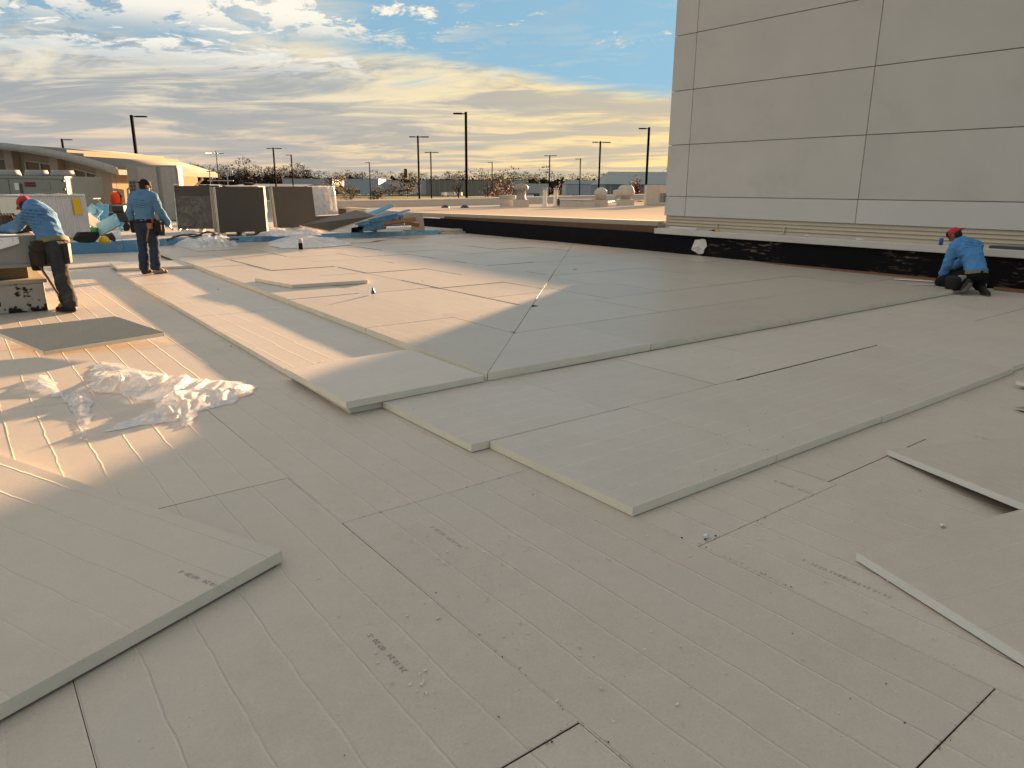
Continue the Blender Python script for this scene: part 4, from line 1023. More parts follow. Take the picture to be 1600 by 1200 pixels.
MB().box((-.75, .1, 0), (.0, .41, arc(-.4, -.2))).build('corner_pier', 'building_shade', bd, bevel=.02)
MB().box((-.72, .06, 0), (.02, .099, .95)).build('stone_base', 'building_shade', bd)
MB().box((-1.02, .345, 1.15), (-.9, .355, 1.75)).build('pale_panel', 'trim', bd)  # narrow pale strip in front of the window glass
# tall grey enclosure in front of the side wall
p0 = gd(209, 348, .27); p1 = gd(288, 350, .27)
P0 = at(208, 350, 29.0); P1 = at(285, 350, 29.0); ew = (P1 - P0).length; mid = (P0 + P1) / 2; eh = at(240, 258, 29.0).z - .27
t_ = thing('metal_enclosure', 'tall pale grey metal enclosure with two door panels beside the tan wall', 'enclosure', (mid.x, mid.y, .27), RZ)
MB().box((-ew / 2, .03, 0), (ew / 2, .5, eh)).build('casing', 'grey_metal', t_, bevel=.01)
for a, c in ((.22, .60), (.68, .985)): MB().box((-ew / 2 + ew * a, -.01, .05), (-ew / 2 + ew * c, .028, eh - .06)).build('door_panel', 'galv', t_, bevel=.008)
MB().box((ew / 2 - .02, -.02, 0), (ew / 2 + .05, .02, eh - .1)).build('tan_post', 'building_tan', t_)
for i in range(5):
    for j in range(2): MB().box((-ew / 2 + .05 + j * .13, .015, eh * .40 + i * .14), (-ew / 2 + .15 + j * .13, .028, eh * .40 + i * .14 + .11)).build('louvre_opening', 'hvac_dark', t_)
# low grey wall with white cap, orange bag and small machine on it
P0 = at(138, 345, 27); P1 = at(216, 345, 27); lw = (P1 - P0).length; mid = (P0 + P1) / 2
zt = at(170, 322, 27).z
t_ = thing('low_wall', 'low grey wall with a pale cap behind the blue scraps', 'low wall', (mid.x, mid.y, .27), RZ)
MB().box((-lw / 2, 0, 0), (lw / 2, .25, zt - .27)).build('wall_face', 'shed_grey', t_)
MB().box((-lw / 2, -.04, zt - .268), (lw / 2, .29, zt - .20)).build('cap', 'trim', t_)
zt += .07
p = at(183, 322, 27.1); t_ = thing('orange_bag', 'bright orange rounded bag sitting on the low grey wall', 'bag', (p.x, p.y, zt), RZ)
MB().lathe((0, 0, 0), [(.15, 0), (.19, .06), (.20, .2), (.17, .34), (.10, .41), (.03, .43)], 16).build('bag_body', 'orange', t_, True)
b_ = MB(); b_.tube((.15, -.05, .05), (.20, -.02, .30), .03, .03, 6); b_.tube((.20, -.02, .30), (.08, 0, .43), .03, .02, 6); b_.build('strap', 'black_cloth', t_)
P0 = gd(190, 362, .27); p = at(190, 352, 22.5); t_ = thing('wheeled_machine', 'small dark wheeled machine standing before the low wall', 'machine', (p.x, p.y, .27), RZ)
b_ = MB(); b_.box((-.35, -.2, .25), (.35, .2, .55)); b_.box((-.15, -.15, .55), (.2, .15, .75)); b_.build('engine', 'dark_metal', t_, bevel=.04)
for x in (-.25, .25): MB().tube((x, -.26, .14), (x, -.2, .14), .14, None, 16).build('wheel', 'tyre', t_)
b_ = MB(); b_.tube((-.3, 0, .5), (-.65, 0, .95), .018, None, 8); b_.tube((-.65, -.2, .95), (-.65, .2, .95), .018, None, 8); b_.build('handle', 'galv', t_)
# antenna with mast and a guard rail
p = at(344, 300, 31); t_ = thing('antenna', 'thin television antenna on a mast right of the curved roof', 'antenna', (p.x, p.y, .27), RZ)
zt = at(341, 240, 31).z - .27
MB().tube((0, 0, 0), (-.02, 0, zt + .1), .022, .016, 8).build('mast', 'dark_metal', t_)
b_ = MB(); b_.tube((-.38, .1, zt), (.38, -.1, zt), .012, None, 6)
for i in range(6): x = -.35 + i * .14; b_.tube((x, -.25 + .05 * i, zt + .01), (x, .25 - .05 * i, zt + .01), .007, None, 5)
b_.build('crossbar', 'dark_metal', t_)
p = at(345, 300, 30); zt = at(345, 268, 30).z - .27
t_ = thing('guard_rail', 'galvanised pipe guard rail below the antenna', 'rail', (p.x, p.y, .27), RZ)
for x in (-.38, .32): MB().tube((x, 0, 0), (x, 0, zt + .05), .022, None, 8).build('post', 'galv', t_)
for z in (zt, zt - .35, zt - .65): MB().tube((-.5, 0, z), (.55, 0, z), .018, None, 8).build('rail', 'galv', t_)
# ================================================================== TAN ROOF FITTINGS
def rp(x, y): p_ = gd(x, y, .66); return (p_.x, p_.y, .62)
ZR = .625
t_ = thing('vent_curb', 'square white curb with a grey lid, leftmost fitting on the tan roof', 'roof vent', rp(793, 322), RZ)
MB().box((-.42, -.4, 0), (.42, .4, .42)).build('curb', 'fitting_white', t_, bevel=.02); MB().box((-.45, -.43, .421), (.45, .43, .62)).build('lid', 'galv', t_, bevel=.03)
t_ = thing('vent_hood', 'dark mushroom vent hood on a white curb', 'roof vent', rp(814, 323), RZ)
MB().box((-.42, -.4, 0), (.42, .4, .42)).build('curb', 'fitting_white', t_, bevel=.02)
MB().lathe((0, 0, .421), [(.30, 0), (.24, .05), (.22, .45), (.36, .5), (.40, .62), (.30, .75), (.05, .82)], 18).build('hood', 'grey_metal', t_, True)
for lab, x in (('left of the two slim upright vent pipes on the tan roof', 851), ('right of the two slim upright vent pipes on the tan roof', 868)):
    q_ = rp(x, 322); t_ = thing('vent_pipe', lab, 'vent pipe', q_)
    MB().lathe((0, 0, 0), [(.17, 0), (.15, .05), (.13, .25), (.12, .26), (.12, .95)], 14).build('pipe', 'stone_white', t_, True)
    MB().lathe((0, 0, .951), [(.14, 0), (.14, .07), (.10, .08)], 14).build('pipe_cap', 'galv', t_, True)
t_ = thing('skylight_curb', 'long low white skylight curb between the pipes and the round vents', 'skylight', rp(900, 322), RZ + .1)
MB().box((-1.0, -.5, 0), (1.0, .5, .33)).build('curb', 'fitting_white', t_, bevel=.02); MB().box((-1.02, -.52, .331), (1.02, .52, .42)).build('lid', 'galv', t_, bevel=.02)
MB().box((-1.12, -.4, .1), (-1.03, -.2, .45)).build('switch_box', 'dark_metal', t_)
t_ = thing('round_vent', 'small white domed vent in the middle of the round vents', 'roof vent', rp(938, 322), RZ)
MB().box((-.4, -.4, 0), (.4, .4, .38)).build('curb', 'fitting_white', t_, bevel=.02); MB().lathe((0, 0, .381), [(.3, 0), (.28, .2), (.36, .25), (.37, .45), (.26, .62), (.05, .7)], 18).build('dome', 'fitting_white', t_, True)
q_ = gd(977, 320, .66); t_ = thing('exhaust_fan', 'big white round exhaust fan nearest the tower', 'exhaust fan', (q_.x, q_.y, .63), RZ); t_.scale = (.8, .8, .85)
MB().box((-.62, -.6, 0), (.62, .6, .42)).build('curb', 'fitting_white', t_, bevel=.02)
MB().lathe((0, 0, .421), [(.40, 0), (.38, .22), (.62, .27), (.66, .36), (.66, .62), (.60, .70), (.58, .84), (.44, .96), (.42, 1.0), (.1, 1.04)], 24).build('fan_housing', 'fitting_white', t_, True)
b_ = MB(); b_.tube((-.45, -.3, .90), (-.95, -.35, .78), .26, .30, 16); b_.build('side_outlet', 'fitting_white', t_)
for lab, x in (('left small dark roof drain before the far edge wall', 696), ('right small dark roof drain before the far edge wall', 726)):
    q_ = rp(x, 324.5); MB().lathe((0, 0, 0), [(.22, 0), (.2, .08), (.1, .16), (.03, .17)], 14).build('roof_drain', 'dark_metal'); o = bpy.data.objects[-1] if False else COL.objects[-1]; o.location = q_; tag(o, lab, 'drain')
hp = [gd(x, y, .72) for x, y in ((923, 317), (960, 315), (1000, 313.5), (1036, 312))]
t_ = thing('gas_pipe', 'yellow gas pipe on dark blocks crossing the tan roof', 'pipe')
for a, c in zip(hp[:-1], hp[1:]): MB().tube(a, c, .05, None, 8).build('pipe_run', 'yellow', t_)
for i in range(7):
    u = i / 6 * 2.999; k_ = int(u); p = hp[k_].lerp(hp[k_ + 1], u - k_); MB().box((p.x - .14, p.y - .14, .60), (p.x + .14, p.y + .14, p.z - .02)).build('support_block', 'dark_metal', t_)
q_ = at(1026, 316, 46); t_ = thing('white_cabinet', 'white equipment cabinet at the far roof edge beside the tower', 'cabinet', (q_.x, q_.y, .62), RZ)
MB().box((-.7, -.4, 0), (.8, .5, 1.25)).build('cabinet_body', 'fitting_white', t_, bevel=.03)
for x in (-.35, .35): MB().box((x - .32, -.43, .1), (x + .34, -.401, 1.15)).build('door', 'fitting_white', t_, bevel=.01)
# small floor items
p = gd(583, 459, .135); t_ = thing('blue_marker', 'small blue plastic cap standing on the sunlit boards', 'marker', (p.x, p.y, .135))
MB().lathe((0, 0, 0), [(.028, 0), (.03, .02), (.02, .05), (.012, .085), (.004, .09)], 12).build('cap', 'blue_plastic', t_, True)
p = gd(898, 420, .15); scrap('paper_scrap', p.x, p.y, .147, (.09, .07, .02), 'stone_white', 'crumpled pale scrap lying on the grey boards near the hip line', 'scrap', 71)
for i, (x, y, lab) in enumerate(((1435, 440, 'long white cut strip lying along the parapet left of the kneeling worker'),)):
    a = gd(1398, 436, .14); c = gd(1478, 441, .14); stick('cut_strip', lab, a, c, .10, .012, 'bright_white', 'cut strip')
a = gd(1418, 444, .135); c = gd(1463, 445, .135); stick('cut_strip', 'crumpled pale tape strip nearer than the white cut strip', a, c, .05, .01, 'crumb', 'tape')
for i, (x, y) in enumerate(((806, 521), (752, 494), (1102, 843), (1118, 838), (1052, 481), (1065, 841))):
    z = .124 if y < 530 else .002; p = gd(x, y, z); scrap('tar_crumb', p.x, p.y, z, (.010, .007, .004), 'speck', 'small dark crumb lying on a board seam', 'crumb', 80 + i, 1., 'dark crumbs on the seams')
for i, (x, y) in enumerate(((1472, 824), (1104, 840), (660, 440), (360, 541), (341, 453), (1539, 478), (1390, 490), (1575, 485), (1180, 518))):
    z = .002 if y > 500 and x > 1100 else .056
    if x == 660: z = .14
    if x == 360: z = .002
    p = gd(x, y, z); scrap('foam_bit', p.x, p.y, z, (.022, .016, .014), 'foam_white', 'small white foam bit lying on the boards', 'foam bit', 90 + i, 1., 'white foam bits on the boards')

# ================================================================== PEOPLE
def hull(bm, pts):
    vs = [bm.verts.new(p) for p in pts]; r_ = bmesh.ops.convex_hull(bm, input=vs)
    bmesh.ops.delete(bm, geom=[g for g in set(r_['geom_interior']) | set(r_['geom_unused']) if isinstance(g, bmesh.types.BMVert)], context='VERTS')
SPH = []
for i in range(7):
    ph = math.pi * i / 6
    for j in range(12): SPH.append(Vector((math.sin(ph) * math.cos(j * math.pi / 6), math.sin(ph) * math.sin(j * math.pi / 6), math.cos(ph))))
def ell_pts(c, r, rot=None):
    r = (r, r, r) if isinstance(r, (int, float)) else r; out = []
    for s_ in SPH:
        p = Vector((s_.x * r[0], s_.y * r[1], s_.z * r[2]))
        if rot is not None: p = rot @ p
        out.append(Vector(c) + p)
    return out
def blob(name, prims, voxel, mt_, parent=None, smooth=6, wrinkle=0., wscale=9., grow=0.):
    """prims: lists of (centre, radius[, rotation]) ; each list is wrapped by its hull, all are fused to one surface"""
    bm = bmesh.new()
    for pr in prims:
        pts = []
        for e in pr:
            r = e[1]; r = tuple(x + grow for x in r) if not isinstance(r, (int, float)) else r + grow
            pts += ell_pts(e[0], r, e[2] if len(e) > 2 else None)
        sub = bmesh.new(); hull(sub, pts); tm = bpy.data.meshes.new('t'); sub.to_mesh(tm); sub.free(); bm.from_mesh(tm); bpy.data.meshes.remove(tm)
    me = bpy.data.meshes.new(name); bm.to_mesh(me); bm.free()
    ob = bpy.data.objects.new('tmp', me); COL.objects.link(ob)
    rm = ob.modifiers.new('r', 'REMESH'); rm.mode = 'VOXEL'; rm.voxel_size = voxel
    sm = ob.modifiers.new('s', 'SMOOTH'); sm.iterations = smooth; sm.factor = .5
    me2 = bpy.data.meshes.new_from_object(ob.evaluated_get(bpy.context.evaluated_depsgraph_get())); bpy.data.objects.remove(ob); bpy.data.meshes.remove(me)
    me2.name = name; me2.materials.clear(); me2.materials.append(M[mt_])
    if wrinkle:
        nr = [v.normal.copy() for v in me2.vertices]
        for v, n_ in zip(me2.vertices, nr):
            w_ = noise.noise(Vector((v.co.x * wscale, v.co.y * wscale, v.co.z * wscale * 1.5))); w2 = noise.noise(v.co * wscale * 2.3 + Vector((4, 4, 4)))
            v.co += n_ * wrinkle * (1 - 2 * abs(w_) + .5 * w2)
    for p_ in me2.polygons: p_.use_smooth = True
    return put(name, me2, parent)
def lerp(a, b, u): return tuple(a[i] + (b[i] - a[i]) * u for i in range(3))
def hand(wr, dirn, side, curl=.5):
    """palm, four fingers and a thumb as short bent chains"""
    w_ = Vector(wr); d_ = Vector(dirn).normalized(); s_ = Vector(side); s_ = (s_ - d_ * s_.dot(d_)).normalized(); n_ = d_.cross(s_)
    pr = [[(tuple(w_), .024), (tuple(w_ + d_ * .045 + s_ * .022), .020), (tuple(w_ + d_ * .085 + s_ * .028), .014), (tuple(w_ + d_ * .085 - s_ * .028), .014), (tuple(w_ + d_ * .045 - s_ * .02), .02)]]
    for i, (o_, L) in enumerate(((-.03, .062), (-.010, .072), (.011, .068), (.031, .052))):
        a = w_ + d_ * .088 + s_ * o_; c = a + (d_ + n_ * curl * .6).normalized() * L * .5; e = c + (d_ + n_ * curl * 1.6).normalized() * L * .5
        pr += [[(tuple(a), .0095), (tuple(c), .009)], [(tuple(c), .009), (tuple(e), .0075)]]
    a = w_ + d_ * .03 - s_ * .03; c = a + (d_ * .6 - s_ * .8 + n_ * .3).normalized() * .04; e = c + (d_ * .9 - s_ * .3 + n_ * .4).normalized() * .035
    pr += [[(tuple(a), .013), (tuple(c), .011)], [(tuple(c), .011), (tuple(e), .009)]]
    return pr
def head(c, face, tilt=0., sc=1.):
    """skull, jaw, nose, brow, ears; face = facing direction"""
    c = Vector(c); f = Vector(face).normalized(); up = Vector((0, 0, 1)); up = (up - f * up.dot(f)).normalized(); r_ = f.cross(up)
    P = lambda a, b, z: tuple(c + (f * a + r_ * b + up * z) * sc)
    Rm = Matrix((r_, f, up)).transposed()
    pr = [[(P(-.012, 0, .025), (.076, .094, .092), Rm), (P(.02, 0, -.055), (.055, .062, .055), Rm)],
          [(P(.035, 0, -.088), (.035, .036, .026), Rm), (P(.02, 0, -.05), (.055, .055, .04), Rm)],
          [(P(.098, 0, -.022), .012), (P(.086, 0, .02), .011)],            # nose
          [(P(.078, .033, .03), .016), (P(.078, -.033, .03), .016)],       # brow
          [(P(.080, .018, -.058), .011), (P(.080, -.018, -.058), .011)]]   # mouth
    for s_ in (-1, 1): pr += [[(P(-.005, .078 * s_, .0), (.012, .024, .034), Rm)]]
    return pr, P, Rm
def cap_on(parent, P, Rm, mt_, brimdir=1, name='cap', bill=True):
    pr = [[(P(-.012, 0, .045), (.090, .106, .075), Rm), (P(-.012, 0, .085), (.07, .085, .045), Rm)]]
    if bill: pr.append([(P(.075 * brimdir, .045, .045), .010), (P(.075 * brimdir, -.045, .045), .010), (P(.165 * brimdir, .035, .03), .007), (P(.165 * brimdir, -.035, .03), .007)])
    return blob(name, pr, .008, mt_, parent, 3)
def eyes(parent, P):
    for s_ in (-1, 1):
        b = MB(); b.lathe((0, 0, 0), [(.002, -.011), (.009, -.006), (.011, 0), (.009, .006), (.002, .011)], 10); o = b.build('eye', 'hair', parent, True); o.location = P(.079, .032 * s_, .008)
def boot(parent, heel, toe, ankle, mt_, up=(0, 0, 1)):
    h_ = Vector(heel); t2 = Vector(toe); d_ = (t2 - h_).normalized(); a = Vector(ankle); u = Vector(up).normalized(); s_ = d_.cross(u).normalized()
    pr = [[(tuple(h_ + u * .045), .045), (tuple(a), .058)], [(tuple(a), .058), (tuple(a + (a - h_).normalized() * .09), .062)],
          [(tuple(h_ + u * .04), .042), (tuple(h_.lerp(t2, .55) + u * .045 + s_ * .012), .045), (tuple(h_.lerp(t2, .55) + u * .04 - s_ * .012), .042), (tuple(a + d_ * .03), .045)],
          [(tuple(h_.lerp(t2, .5) + u * .04), .043), (tuple(t2 + u * .035 - d_ * .03), .038)]]
    bo = blob('boot', pr, .010, mt_, parent, 4)
    so_ = blob('sole', [[(tuple(h_ + u * .012 + d_ * .01), (.042, .042, .012)), (tuple(t2 + u * .012 - d_ * .02), (.044, .044, .012)), (tuple(h_.lerp(t2, .6) + u * .012), (.05, .05, .012))]], .010, 'sole', bo, 1)
    return bo
def pouch(parent, c, size, rot, mt_='leather', name='tool_pouch'):
    b = MB(); x, y, z = size; mx = Matrix.Translation(c) @ Matrix.Rotation(rot, 4, 'Z')
    b.v = [tuple(mx @ Vector(p)) for p in ((-x * .85, -y, -z), (x * .85, -y, -z), (x * .85, y, -z), (-x * .85, y, -z), (-x, -y * 1.2, z), (x, -y * 1.2, z), (x, y, z), (-x, y, z))]
    b.f = [(0, 3, 2, 1), (4, 5, 6, 7), (0, 1, 5, 4), (1, 2, 6, 5), (2, 3, 7, 6), (3, 0, 4, 7)]; b.mi = [0] * 6
    return b.build(name, mt_, parent, True, bevel=min(size) * .45)

def worker(loc, J, label, mats, face, capspec, boots, extra=None, belt_r=(.175, .125)):
    sk = []
    hd, P, Rm = head(J['head'], face)
    sk += hd
    sk += [[(J['neck'], .058), (lerp(J['neck'], J['head'], .7), .055)]]
    Ru = J.get('torso_rot')
    pel = [(J['pelvis'], (.155, .105, .10), J.get('prot'))]; wst = [(J['waist'], (.140, .10, .08), J.get('wrot'))]; cst = [(J['chest'], (.165, .115, .12), J.get('crot'))]
    yoke = [(J['shL'], .07), (J['shR'], .07), (J['neck'], .07)]
    torso = [pel + wst, wst + cst, cst + yoke]
    arms = []
    for s_ in 'LR':
        arms += [[(J['sh' + s_], .066), (J['el' + s_], .048)], [(J['el' + s_], .048), (J['wr' + s_], .034)]]
    legs = []
    for s_ in 'LR':
        legs += [[(J['hip' + s_], .095), (J['kn' + s_], .066)], [(J['kn' + s_], .064), (lerp(J['kn' + s_], J['an' + s_], .35), .066), (J['an' + s_], .048)]]
    hands = []
    for s_ in 'LR':
        dv = Vector(J['wr' + s_]) - Vector(J['el' + s_]); dv = Vector(J.get('hd' + s_, tuple(dv))); hands += hand(J['wr' + s_], dv, J.get('hs' + s_, (0, 1, 0)), J.get('curl', .5))
    body = blob('person', sk + torso + arms + legs + hands, .0075, 'skin', None, 3)
    body.location = loc; body.rotation_euler = (0, 0, RZ)
    tag(body, label, 'person', 'workers in blue shirts')
    sh = blob('shirt', torso[1:] + [wst + [(lerp(J['waist'], J['pelvis'], .55), (.165, .118, .05), J.get('prot'))]] + arms[0::2] + [[a[0], (lerp(a[0][0], a[1][0], .93), .044)] for a in arms[1::2]], .011, mats[0], body, 3, .011, 7., .020)
    tr = blob('trousers', [pel + [(lerp(J['pelvis'], J['waist'], .5), (.15, .108, .05), J.get('prot'))]] + [[(J['pelvis'], .11), (J['hipL'], .10)], [(J['pelvis'], .11), (J['hipR'], .10)]] + [q_ if i % 2 == 0 else [q_[0], (lerp(J['kn' + 'LR'[i // 2]], J['an' + 'LR'[i // 2]], .35), .07), (lerp(J['kn' + 'LR'[i // 2]], J['an' + 'LR'[i // 2]], .96), .07)] for i, q_ in enumerate(legs)], .011, mats[1], body, 3, .010, 8., .014)
    blob('hair', [[(P(-.03, 0, .02), (.080, .085, .085), Rm), (P(-.05, 0, -.02), (.07, .05, .06), Rm)]], .010, 'hair', body, 2)
    eyes(body, P)
    cap_on(body, P, Rm, *capspec)
    for bt in boots: boot(body, *bt)
    return body, P, Rm

ROT = lambda ax, deg: Matrix.Rotation(R(deg), 3, ax)
# --- standing worker, back turned, looking down to the right
J = dict(pelvis=(0, 0, .90), waist=(0, 0, 1.03), chest=(.0, .02, 1.22), neck=(.01, .05, 1.41), head=(.035, .085, 1.535), shL=(-.175, .03, 1.345), shR=(.175, .03, 1.345),
         elL=(-.255, .0, 1.085), wrL=(-.235, .11, .865), elR=(.255, .07, 1.10), wrR=(.315, .19, .89), hipL=(-.085, 0, .86), hipR=(.085, 0, .86), knL=(-.105, .02, .48), knR=(.095, .03, .48), anL=(-.11, -.02, .10), anR=(.085, .0, .10), hsL=(0, 1, 0), hsR=(0, 1, 0))
pos = gd(237, 427.5, .056)
wb, P, Rm = worker((pos.x, pos.y, .055), J, 'worker in blue long sleeved shirt standing upright with tool belt, back turned', ('shirt_b', 'jeans_blue'), (.62, .70, -.28), ('cap_black', -1), [((-.11, -.06, 0), (-.04, .17, 0), (-.11, -.02, .11), 'boot'), ((.085, -.04, 0), (.22, .14, 0), (.085, .0, .11), 'boot_tan')])
blob('collar_hood', [[(tuple(Vector(J['neck']) + Vector((-.07, -.03, -.01))), .042), (tuple(Vector(J['neck']) + Vector((.0, -.06, -.03))), .045), (tuple(Vector(J['neck']) + Vector((.06, -.02, .0))), .035)]], .01, 'leather_tan', wb, 3)
b_ = MB(); b_.lathe((0, 0, 0), [(1.0, -.035), (1.03, -.03), (1.03, .03), (1.0, .035)], 28); o = b_.build('tool_belt', 'black_cloth', wb, True); o.location = (0, 0, .945); o.scale = (.185, .138, 1.0)
pouch(wb, (-.20, .02, .84), (.085, .06, .11), .3, 'black_cloth'); pouch(wb, (.20, -.03, .85), (.09, .06, .10), -.5, 'black_cloth'); pouch(wb, (.235, .06, .80), (.07, .06, .12), -.8, 'leather'); pouch(wb, (.14, -.135, .86), (.05, .025, .05), -.3, 'leather_tan')
MB().tube((.13, -.12, .88), (.05, -.145, .58), .016, .012, 8).build('hammer_handle', 'leather_tan', wb)
MB().box((.17, -.12, .91), (.20, -.09, .98)).build('red_knife', 'red', wb, bevel=.006)
# --- bent worker leaning over the hood
J = dict(pelvis=(-.06, .02, .86), waist=(-.12, .05, 1.00), chest=(-.24, .14, 1.20), neck=(-.41, .24, 1.335), head=(-.54, .30, 1.335), shL=(-.36, .36, 1.28), shR=(-.33, .05, 1.25),
         elL=(-.56, .55, 1.06), wrL=(-.70, .70, 1.03), elR=(-.57, .10, 1.085), wrR=(-.80, .22, 1.035), hipL=(-.10, .10, .82), hipR=(-.02, -.05, .82), knL=(-.11, .13, .46), knR=(.025, -.05, .45), anL=(-.10, .16, .12), anR=(.07, -.04, .11),
         prot=ROT('Z', -35) @ ROT('Y', -20), wrot=ROT('Z', -35) @ ROT('Y', -30), crot=ROT('Z', 55) @ ROT('X', -48), hdL=(-1, .4, -.25), hdR=(-1, .3, -.2), hsL=(.3, 1, 0), hsR=(.3, 1, 0), curl=.15)
J['prot'] = ROT('Z', 60) @ ROT('X', -15); J['wrot'] = ROT('Z', 60) @ ROT('X', -30); J['crot'] = ROT('Z', 60) @ ROT('X', -50)
pos = gd(107, 487, 0.)
wa, P, Rm = worker((pos.x, pos.y, .0), J, 'worker in blue long sleeved shirt and red cap bending over the grey hood', ('shirt_a', 'jeans_dark'), (-.80, .50, -.45), ('cap_red', 1), [((.10, -.05, 0), (-.16, .02, 0), (.07, -.04, .12), 'boot'), ((-.06, .18, .03), (-.27, .26, 0), (-.10, .16, .13), 'boot')])
Rb = ROT('Z', 60) @ ROT('X', -22)
b_ = MB(); b_.lathe((0, 0, 0), [(1.0, -.03), (1.03, -.025), (1.03, .025), (1.0, .03)], 28); o = b_.build('tool_belt', 'belt', wa, True); o.location = (-.075, .03, .905); o.scale = (.19, .140, 1.0); o.rotation_euler = Rb.to_euler()
pouch(wa, (-.20, -.12, .74), (.085, .055, .13), .9, 'leather'); pouch(wa, (-.16, -.15, .86), (.08, .05, .07), .9, 'leather'); pouch(wa, (-.28, -.05, .66), (.07, .055, .12), .7, 'black_cloth'); pouch(wa, (.12, -.02, .76), (.035, .05, .13), .2, 'leather')
MB().tube((-.25, -.09, .66), (-.05, -.06, .22), .016, .013, 8).build('hammer_handle', 'wood', wa)
# --- kneeling worker at the parapet
J = dict(pelvis=(.09, .16, .30), waist=(.09, .22, .42), chest=(.06, .34, .60), neck=(-.03, .48, .78), head=(-.10, .56, .865), shL=(-.17, .40, .70), shR=(.20, .44, .71),
         elL=(-.215, .44, .45), wrL=(-.19, .56, .26), elR=(.24, .66, .52), wrR=(.10, .80, .36), hipL=(.0, .20, .27), hipR=(.17, .20, .27), knL=(-.20, .58, .13), knR=(.26, .60, .30), anL=(-.09, .10, .17), anR=(.20, .18, .12),
         prot=ROT('Z', 8) @ ROT('X', -18), wrot=ROT('Z', 8) @ ROT('X', -28), crot=ROT('Z', 8) @ ROT('X', -36), hsL=(1, 0, 0), hsR=(1, 0, 0))
pos = gd(1521, 461, .056)
wk, P, Rm = worker((pos.x, pos.y, .055), J, 'worker in bright blue shirt and red cap kneeling at the black parapet', ('shirt_c', 'trousers_black'), (-.45, .65, -.62), ('cap_red', -1), [((-.075, -.01, .19), (-.20, -.05, .03), (-.07, .06, .17), 'boot', (-.3, .85, .25)), ((.20, .10, .0), (.16, -.12, .0), (.20, .17, .10), 'boot')])
blob('black_cap_front', [[(P(.05, 0, .06), (.07, .06, .06), Rm), (P(.02, 0, .09), (.06, .06, .035), Rm)]], .009, 'cap_black', wk, 2)
pouch(wk, (-.22, .18, .16), (.10, .10, .11), .3, 'black_cloth'); pouch(wk, (-.15, .12, .24), (.05, .04, .05), .2, 'grey_metal', 'tool_clip')
b_ = MB(); b_.lathe((0, 0, 0), [(1.0, -.025), (1.03, -.02), (1.03, .02), (1.0, .025)], 28); o = b_.build('tool_belt', 'belt', wk, True); o.location = (.09, .17, .325); o.scale = (.175, .125, 1.0); o.rotation_euler = (ROT('Z', 8) @ ROT('X', -18)).to_euler()

# ================================================================== BACKGROUND
HZ = lambda x: 288.2 + (x + 95) / 2410 * 16.7
def lamp(label, xb, ytop, heads, hgt=13.0):
    top = GZ + hgt; D = (top - H) * 1165 / (HZ(xb) - ytop); p = at(xb, ytop, D)
    t_ = thing('street_lamp', label, 'street lamp', (p.x, p.y, GZ), RZ, 'parking lot lamps')
    MB().lathe((0, 0, 0), [(.3, 0), (.3, .75), (.27, .8)], 14).build('base', 'concrete', t_)
    b = MB(); r0 = .10; b.box((-r0, -r0, .8), (r0, r0, hgt + .05)); b.build('pole', 'lamp_black', t_)
    hs = 1.35
    dirs = {'L': (-1,), 'R': (1,), 'B': (-1, 1)}[heads]
    for s_ in dirs:
        b = MB(); b.box((min(s_ * .08, s_ * .3), -.04, hgt - .12), (max(s_ * .08, s_ * .3), .04, hgt - .05)); b.build('arm', 'lamp_black', t_)
        b = MB(); b.box((min(s_ * .3, s_ * 1.0), -.17, hgt - .13), (max(s_ * .3, s_ * 1.3), .18, hgt - .02)); b.build('lamp_head', 'lamp_black', t_, bevel=.03)
for a in (('tallest black lamp post, single head pointing left, in the middle of the sky', 728, 183, 'L'), ('black double headed lamp post left of the tallest one', 653, 217, 'B'),
          ('shorter double headed lamp post just right of the left double headed one', 673, 240, 'B'), ('thin single headed lamp post right of the tallest one', 769, 255, 'L'),
          ('double headed lamp post above the slim vent pipes', 859, 245, 'B'), ('thin single headed lamp post between the vent pipes and round vents', 907, 250, 'L'),
          ('double headed lamp post above the small domed vent', 938, 225, 'B'), ('tall single headed lamp post beside the tower', 1014, 205, 'L'),
          ('double headed lamp post above the dark bundles', 427, 234, 'B'), ('single headed lamp post right of the double headed one above the bundles', 455, 244, 'L'),
          ('thin single headed lamp post above the white wrapped bundle', 577, 255, 'L'), ('single headed lamp post rising behind the curved roof ridge', 206, 187, 'R'),
          ('lamp head just peeking over the curved roof at the left', 97, 221, 'R')): lamp(*a)
# far tree line: one mass of bare crowns
rt_ = random.Random(11); b_ = MB()
def tree_mass(b, p, h, w_, n_, r_, mi):
    tr_h = h * .35
    b.tube((p.x, p.y, GZ), (p.x, p.y, GZ + h * .8), h * .018, h * .006, 4, 2, False)
    for i in range(n_):
        u = r_.random(); a = r_.uniform(0, 6.283); zz = GZ + h * (.12 + .88 * u ** .8); rad = w_ * .5 * math.sin(math.pi * (.10 + .86 * u)) ** .7 * math.sqrt(r_.random())
        c = Vector((p.x + rad * math.cos(a), p.y + rad * math.sin(a), zz)); s_ = r_.uniform(.35, 1.0) * h * .065
        d1 = Vector((r_.gauss(0, .6), r_.gauss(0, .6), r_.gauss(0, .8))).normalized() * s_; d2 = Vector((r_.gauss(0, 1), r_.gauss(0, 1), r_.gauss(0, 1))).normalized() * s_ * r_.uniform(.15, .7)
        b.face([c - d1, c + d2, c + d1], mi)
for i in range(460):
    x = rt_.uniform(-60, 1120); D = rt_.uniform(930, 1180)
    h = rt_.uniform(22, 29) * (1.2 if x < 500 else 1.0)
    if rt_.random() < .10: h *= 1.25
    p = at(x, 290, D); tree_mass(b_, p, h, h * rt_.uniform(.7, 1.1), 200, rt_, 0 if rt_.random() < .65 else 1)
